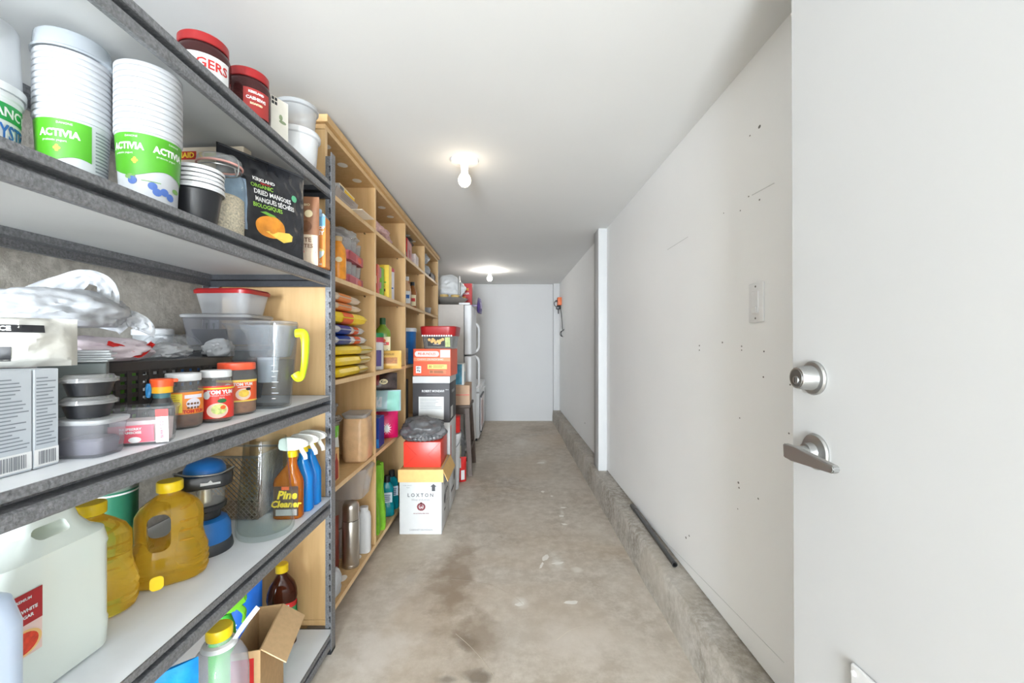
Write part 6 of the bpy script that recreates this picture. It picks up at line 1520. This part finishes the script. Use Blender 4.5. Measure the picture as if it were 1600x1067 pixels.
t = thing('clear_bag', 'clear plastic bag of bottles on the floor under the stool', 'bag', (-.475, 3.79, .001), 0)
bm = B(); blob(bm, (0, .0, .19), (.085, .10, .17), 111, .25, 2.2, 4, 0.0); obj('bag_body', bm, clear('bag_film', (.80, .82, .84, 1), .35, .15, body=C(205, 208, 212)), t, ang=60)
t = simple_pouch('red_bag', 'red and white food bag on the floor beside the stool leg', 'bag', -.418, 3.425, 0, R(10), .15, .20, .09, mat('red_floor_bag', C(206, 36, 34), .35), 113, (('white_panel', 'r', (-.02, .03, .12, .19), WHITEP), ('white_mark', 'r', (.03, .06, .02, .1), WHITEP)), ())
t = simple_pouch('beige_pouch', 'beige green pouch standing behind the red floor bag', 'bag', -.46, 3.515, 0, R(6), .13, .27, .07, mat('beige_green', C(190, 186, 160), .5, var=.1), 115, (), ())
x, y = -.47, 3.27
t = thing('red_lidded_cup', 'red round tin on the white floor bucket behind the box stack', 'tin', (-.43, 3.27, .44), 0)
bm = B(); lathe(bm, [(0, 0), (.055, 0), (.057, .004), (.057, .12), (0, .12)], 28); obj('tin_body', bm, REDP, t)
bm = B(); lathe(bm, [(0, .12), (.059, .12), (.059, .13), (0, .13)], 28); obj('lid', bm, REDLID, t)
t = thing('white_bucket', 'white bucket on the floor behind the stack of wine boxes', 'bucket', (-.47, 3.27, 0), 0)
bm = B(); lathe(bm, [(0, 0), (.085, 0), (.098, .40), (.103, .405), (.103, .435), (0, .438)], 32); obj('bucket_body', bm, WHITE, t)
bm = B(); tube(bm, [(.101 * math.cos(a), -.101 * math.sin(a), .40 - .09 * math.sin(a)) for a in [i * PI / 16 for i in range(17)]], .003, 6); obj('bail', bm, STEEL, t)

FW = mat('fridge_white', C(232, 232, 232), .35, var=.01)
FG = mat('fridge_side', C(204, 196, 188), .45, var=.02, bump=.05)
t = thing('refrigerator', 'white top-freezer refrigerator with a beige grey side at the far left', 'refrigerator', (-.76, 4.46, 0), 0)
hw = .32; 
bm = B(); box(bm, -.34, hw, -.315, .315, .04, 1.525, .006, 2); obj('cabinet', bm, FG, t)
for nm, z0, z1 in (('fresh_food_door', .06, 1.010), ('freezer_door', 1.022, 1.522)):
    bm = B(); box(bm, hw + .006, hw + .078, -.315, .315, z0, z1, .012, 3); dd = obj(nm, bm, FW, t)
    bm = B(); hz0, hz1 = ((z1 - .38, z1 - .02) if 'fresh' in nm else (z0 + .02, z0 + .34))
    tube(bm, smooth_path([(hw + .078, .25, hz0), (hw + .11, .255, hz0 + .05), (hw + .112, .255, (hz0 + hz1) / 2), (hw + .11, .255, hz1 - .05), (hw + .078, .25, hz1)], 6), (.012, .014), 10); obj('handle', bm, FW, dd)
bm = B(); box(bm, hw - .01, hw + .007, -.31, .31, .06, 1.52); obj('gasket', bm, mat('gasket_grey', C(120, 118, 116), .7), t, smooth=False)
bm = B(); box(bm, -.30, hw, -.30, .30, 0, .04); obj('toe_grille', bm, GMD, t, smooth=False)
bm = B(); box(bm, hw - .05, hw + .06, -.30, -.24, 1.525, 1.545, .004, 2); obj('hinge_cover', bm, FW, t)
t = thing('chest_freezer', 'low white chest freezer in the far left corner behind the refrigerator', 'freezer', (-.70, 5.44, 0), 0)
bm = B(); box(bm, -.36, .366, -.60, .60, .03, .56, .01, 2); obj('cabinet', bm, FW, t)
bm = B(); box(bm, -.365, .372, -.605, .605, .566, .625, .014, 3); obj('lid', bm, FW, t)
bm = B(); box(bm, -.34, .34, -.58, .58, 0, .03); obj('plinth', bm, GMD, t, smooth=False)
bm = B(); tube(bm, [(.378, -.09, .58), (.40, -.08, .575), (.40, .08, .575), (.378, .09, .58)], .008, 8); obj('lid_handle', bm, FW, t)
t = thing('framed_picture', 'black edged picture with pink figures leaning on the chest freezer front', 'picture', (-.318, 5.16, .10), 0)
bm = B(); box(bm, -.004, .004, -.24, .26, 0, .40); obj('picture_sheet', bm, mat('picture_paper', C(226, 218, 216), .5, var=.05), t, smooth=False)
bm = B(); box(bm, -.006, .008, -.245, .265, -.012, .006); box(bm, -.006, .008, -.245, .265, .398, .416); obj('picture_rail', bm, BLACKPL, t, smooth=False)
bm = B(); f = lambda u, v: Vector((.0048, u, v)); grid(bm, f, -.20, -.08, .04, .36, 1, 1); grid(bm, f, .02, .10, .05, .33, 1, 1); obj('pink_figure', bm, mat('pink_figure', C(186, 130, 124), .6, var=.35, scale=9), t, smooth=False)
# on the fridge
t = thing('shallow_pan', 'wide shallow grey pan with a centre post on the refrigerator top', 'pan', (-.63, 4.42, 1.546), 0)
bm = B(); lathe(bm, [(0, 0), (.11, 0), (.19, .045), (.205, .062), (.20, .064), (.185, .05), (.105, .008), (0, .008)], 44); obj('pan_bowl', bm, mat('grey_pan', C(166, 162, 156), .4, metal=.4), t)
bm = B(); lathe(bm, [(0, .008), (.011, .008), (.011, .30), (0, .30)], 14, .115, -.03); obj('post', bm, STEEL, t)
for k_, (xx, yy) in enumerate(((-.655, 4.275), (-.545, 4.30))):
    t = thing('yellow_dish', ('left', 'right')[k_] + ' small yellow dish in the shallow pan on the refrigerator', 'dish', (xx, yy, 1.603), 0, 'yellow dishes on the refrigerator')
    bm = B(); lathe(bm, [(0, 0), (.040, 0), (.046, .03), (.042, .034), (.03, .028), (0, .028)], 24); obj('dish_body', bm, mat('straw_yellow', C(206, 176, 112), .6), t)
t = thing('white_bundle', 'big white plastic bag bundle on top of the refrigerator', 'bag', (-.70, 4.56, 1.613), 0)
bm = B(); blob(bm, (0.02, 0, .11), (.20, .14, .145), 121, .3, 1.7, 5, 0.0); obj('bag_body', bm, mat('bundle_film', C(228, 230, 230), .4, var=.06, scale=14, bump=.4, bscale=25), t, ang=70)
pack('red_cereal_box', 'tall red box with yellow lettering on the refrigerator behind the white bundle', 'box', -.50, 4.735, 1.546, R(-4), .19, .05, .27, mat('cereal_red', C(190, 40, 40), .45), (('brown_edge', 'r', (-.024, .024, .0, .268), mat('maroon_side', C(120, 36, 36), .5)),), (('FESTIVE', 'f', .0, .20, .035, YELLOWP), ('CRACKER', 'f', .0, .155, .030, WHITEP), ('MIX', 'f', .0, .11, .03, YELLOWP)))
t = simple_pouch('purple_bag', 'purple foil bag hanging over the front of the refrigerator top', 'bag', -.318, 4.68, 1.475, R(84), .20, .17, .05, mat('purple_foil', C(84, 66, 130), .3, var=.4, scale=16, bump=.3), 131, (('lilac_patch', 'r', (-.06, .01, .05, .12), mat('lilac_foil', C(170, 160, 190), .3)),), ())
bm = B(); box(bm, -.07, -.02, .012, .10, .074, .092, .006, 2); obj('folded_tail', bm, mat('lilac_foil', C(170, 160, 190)), t)
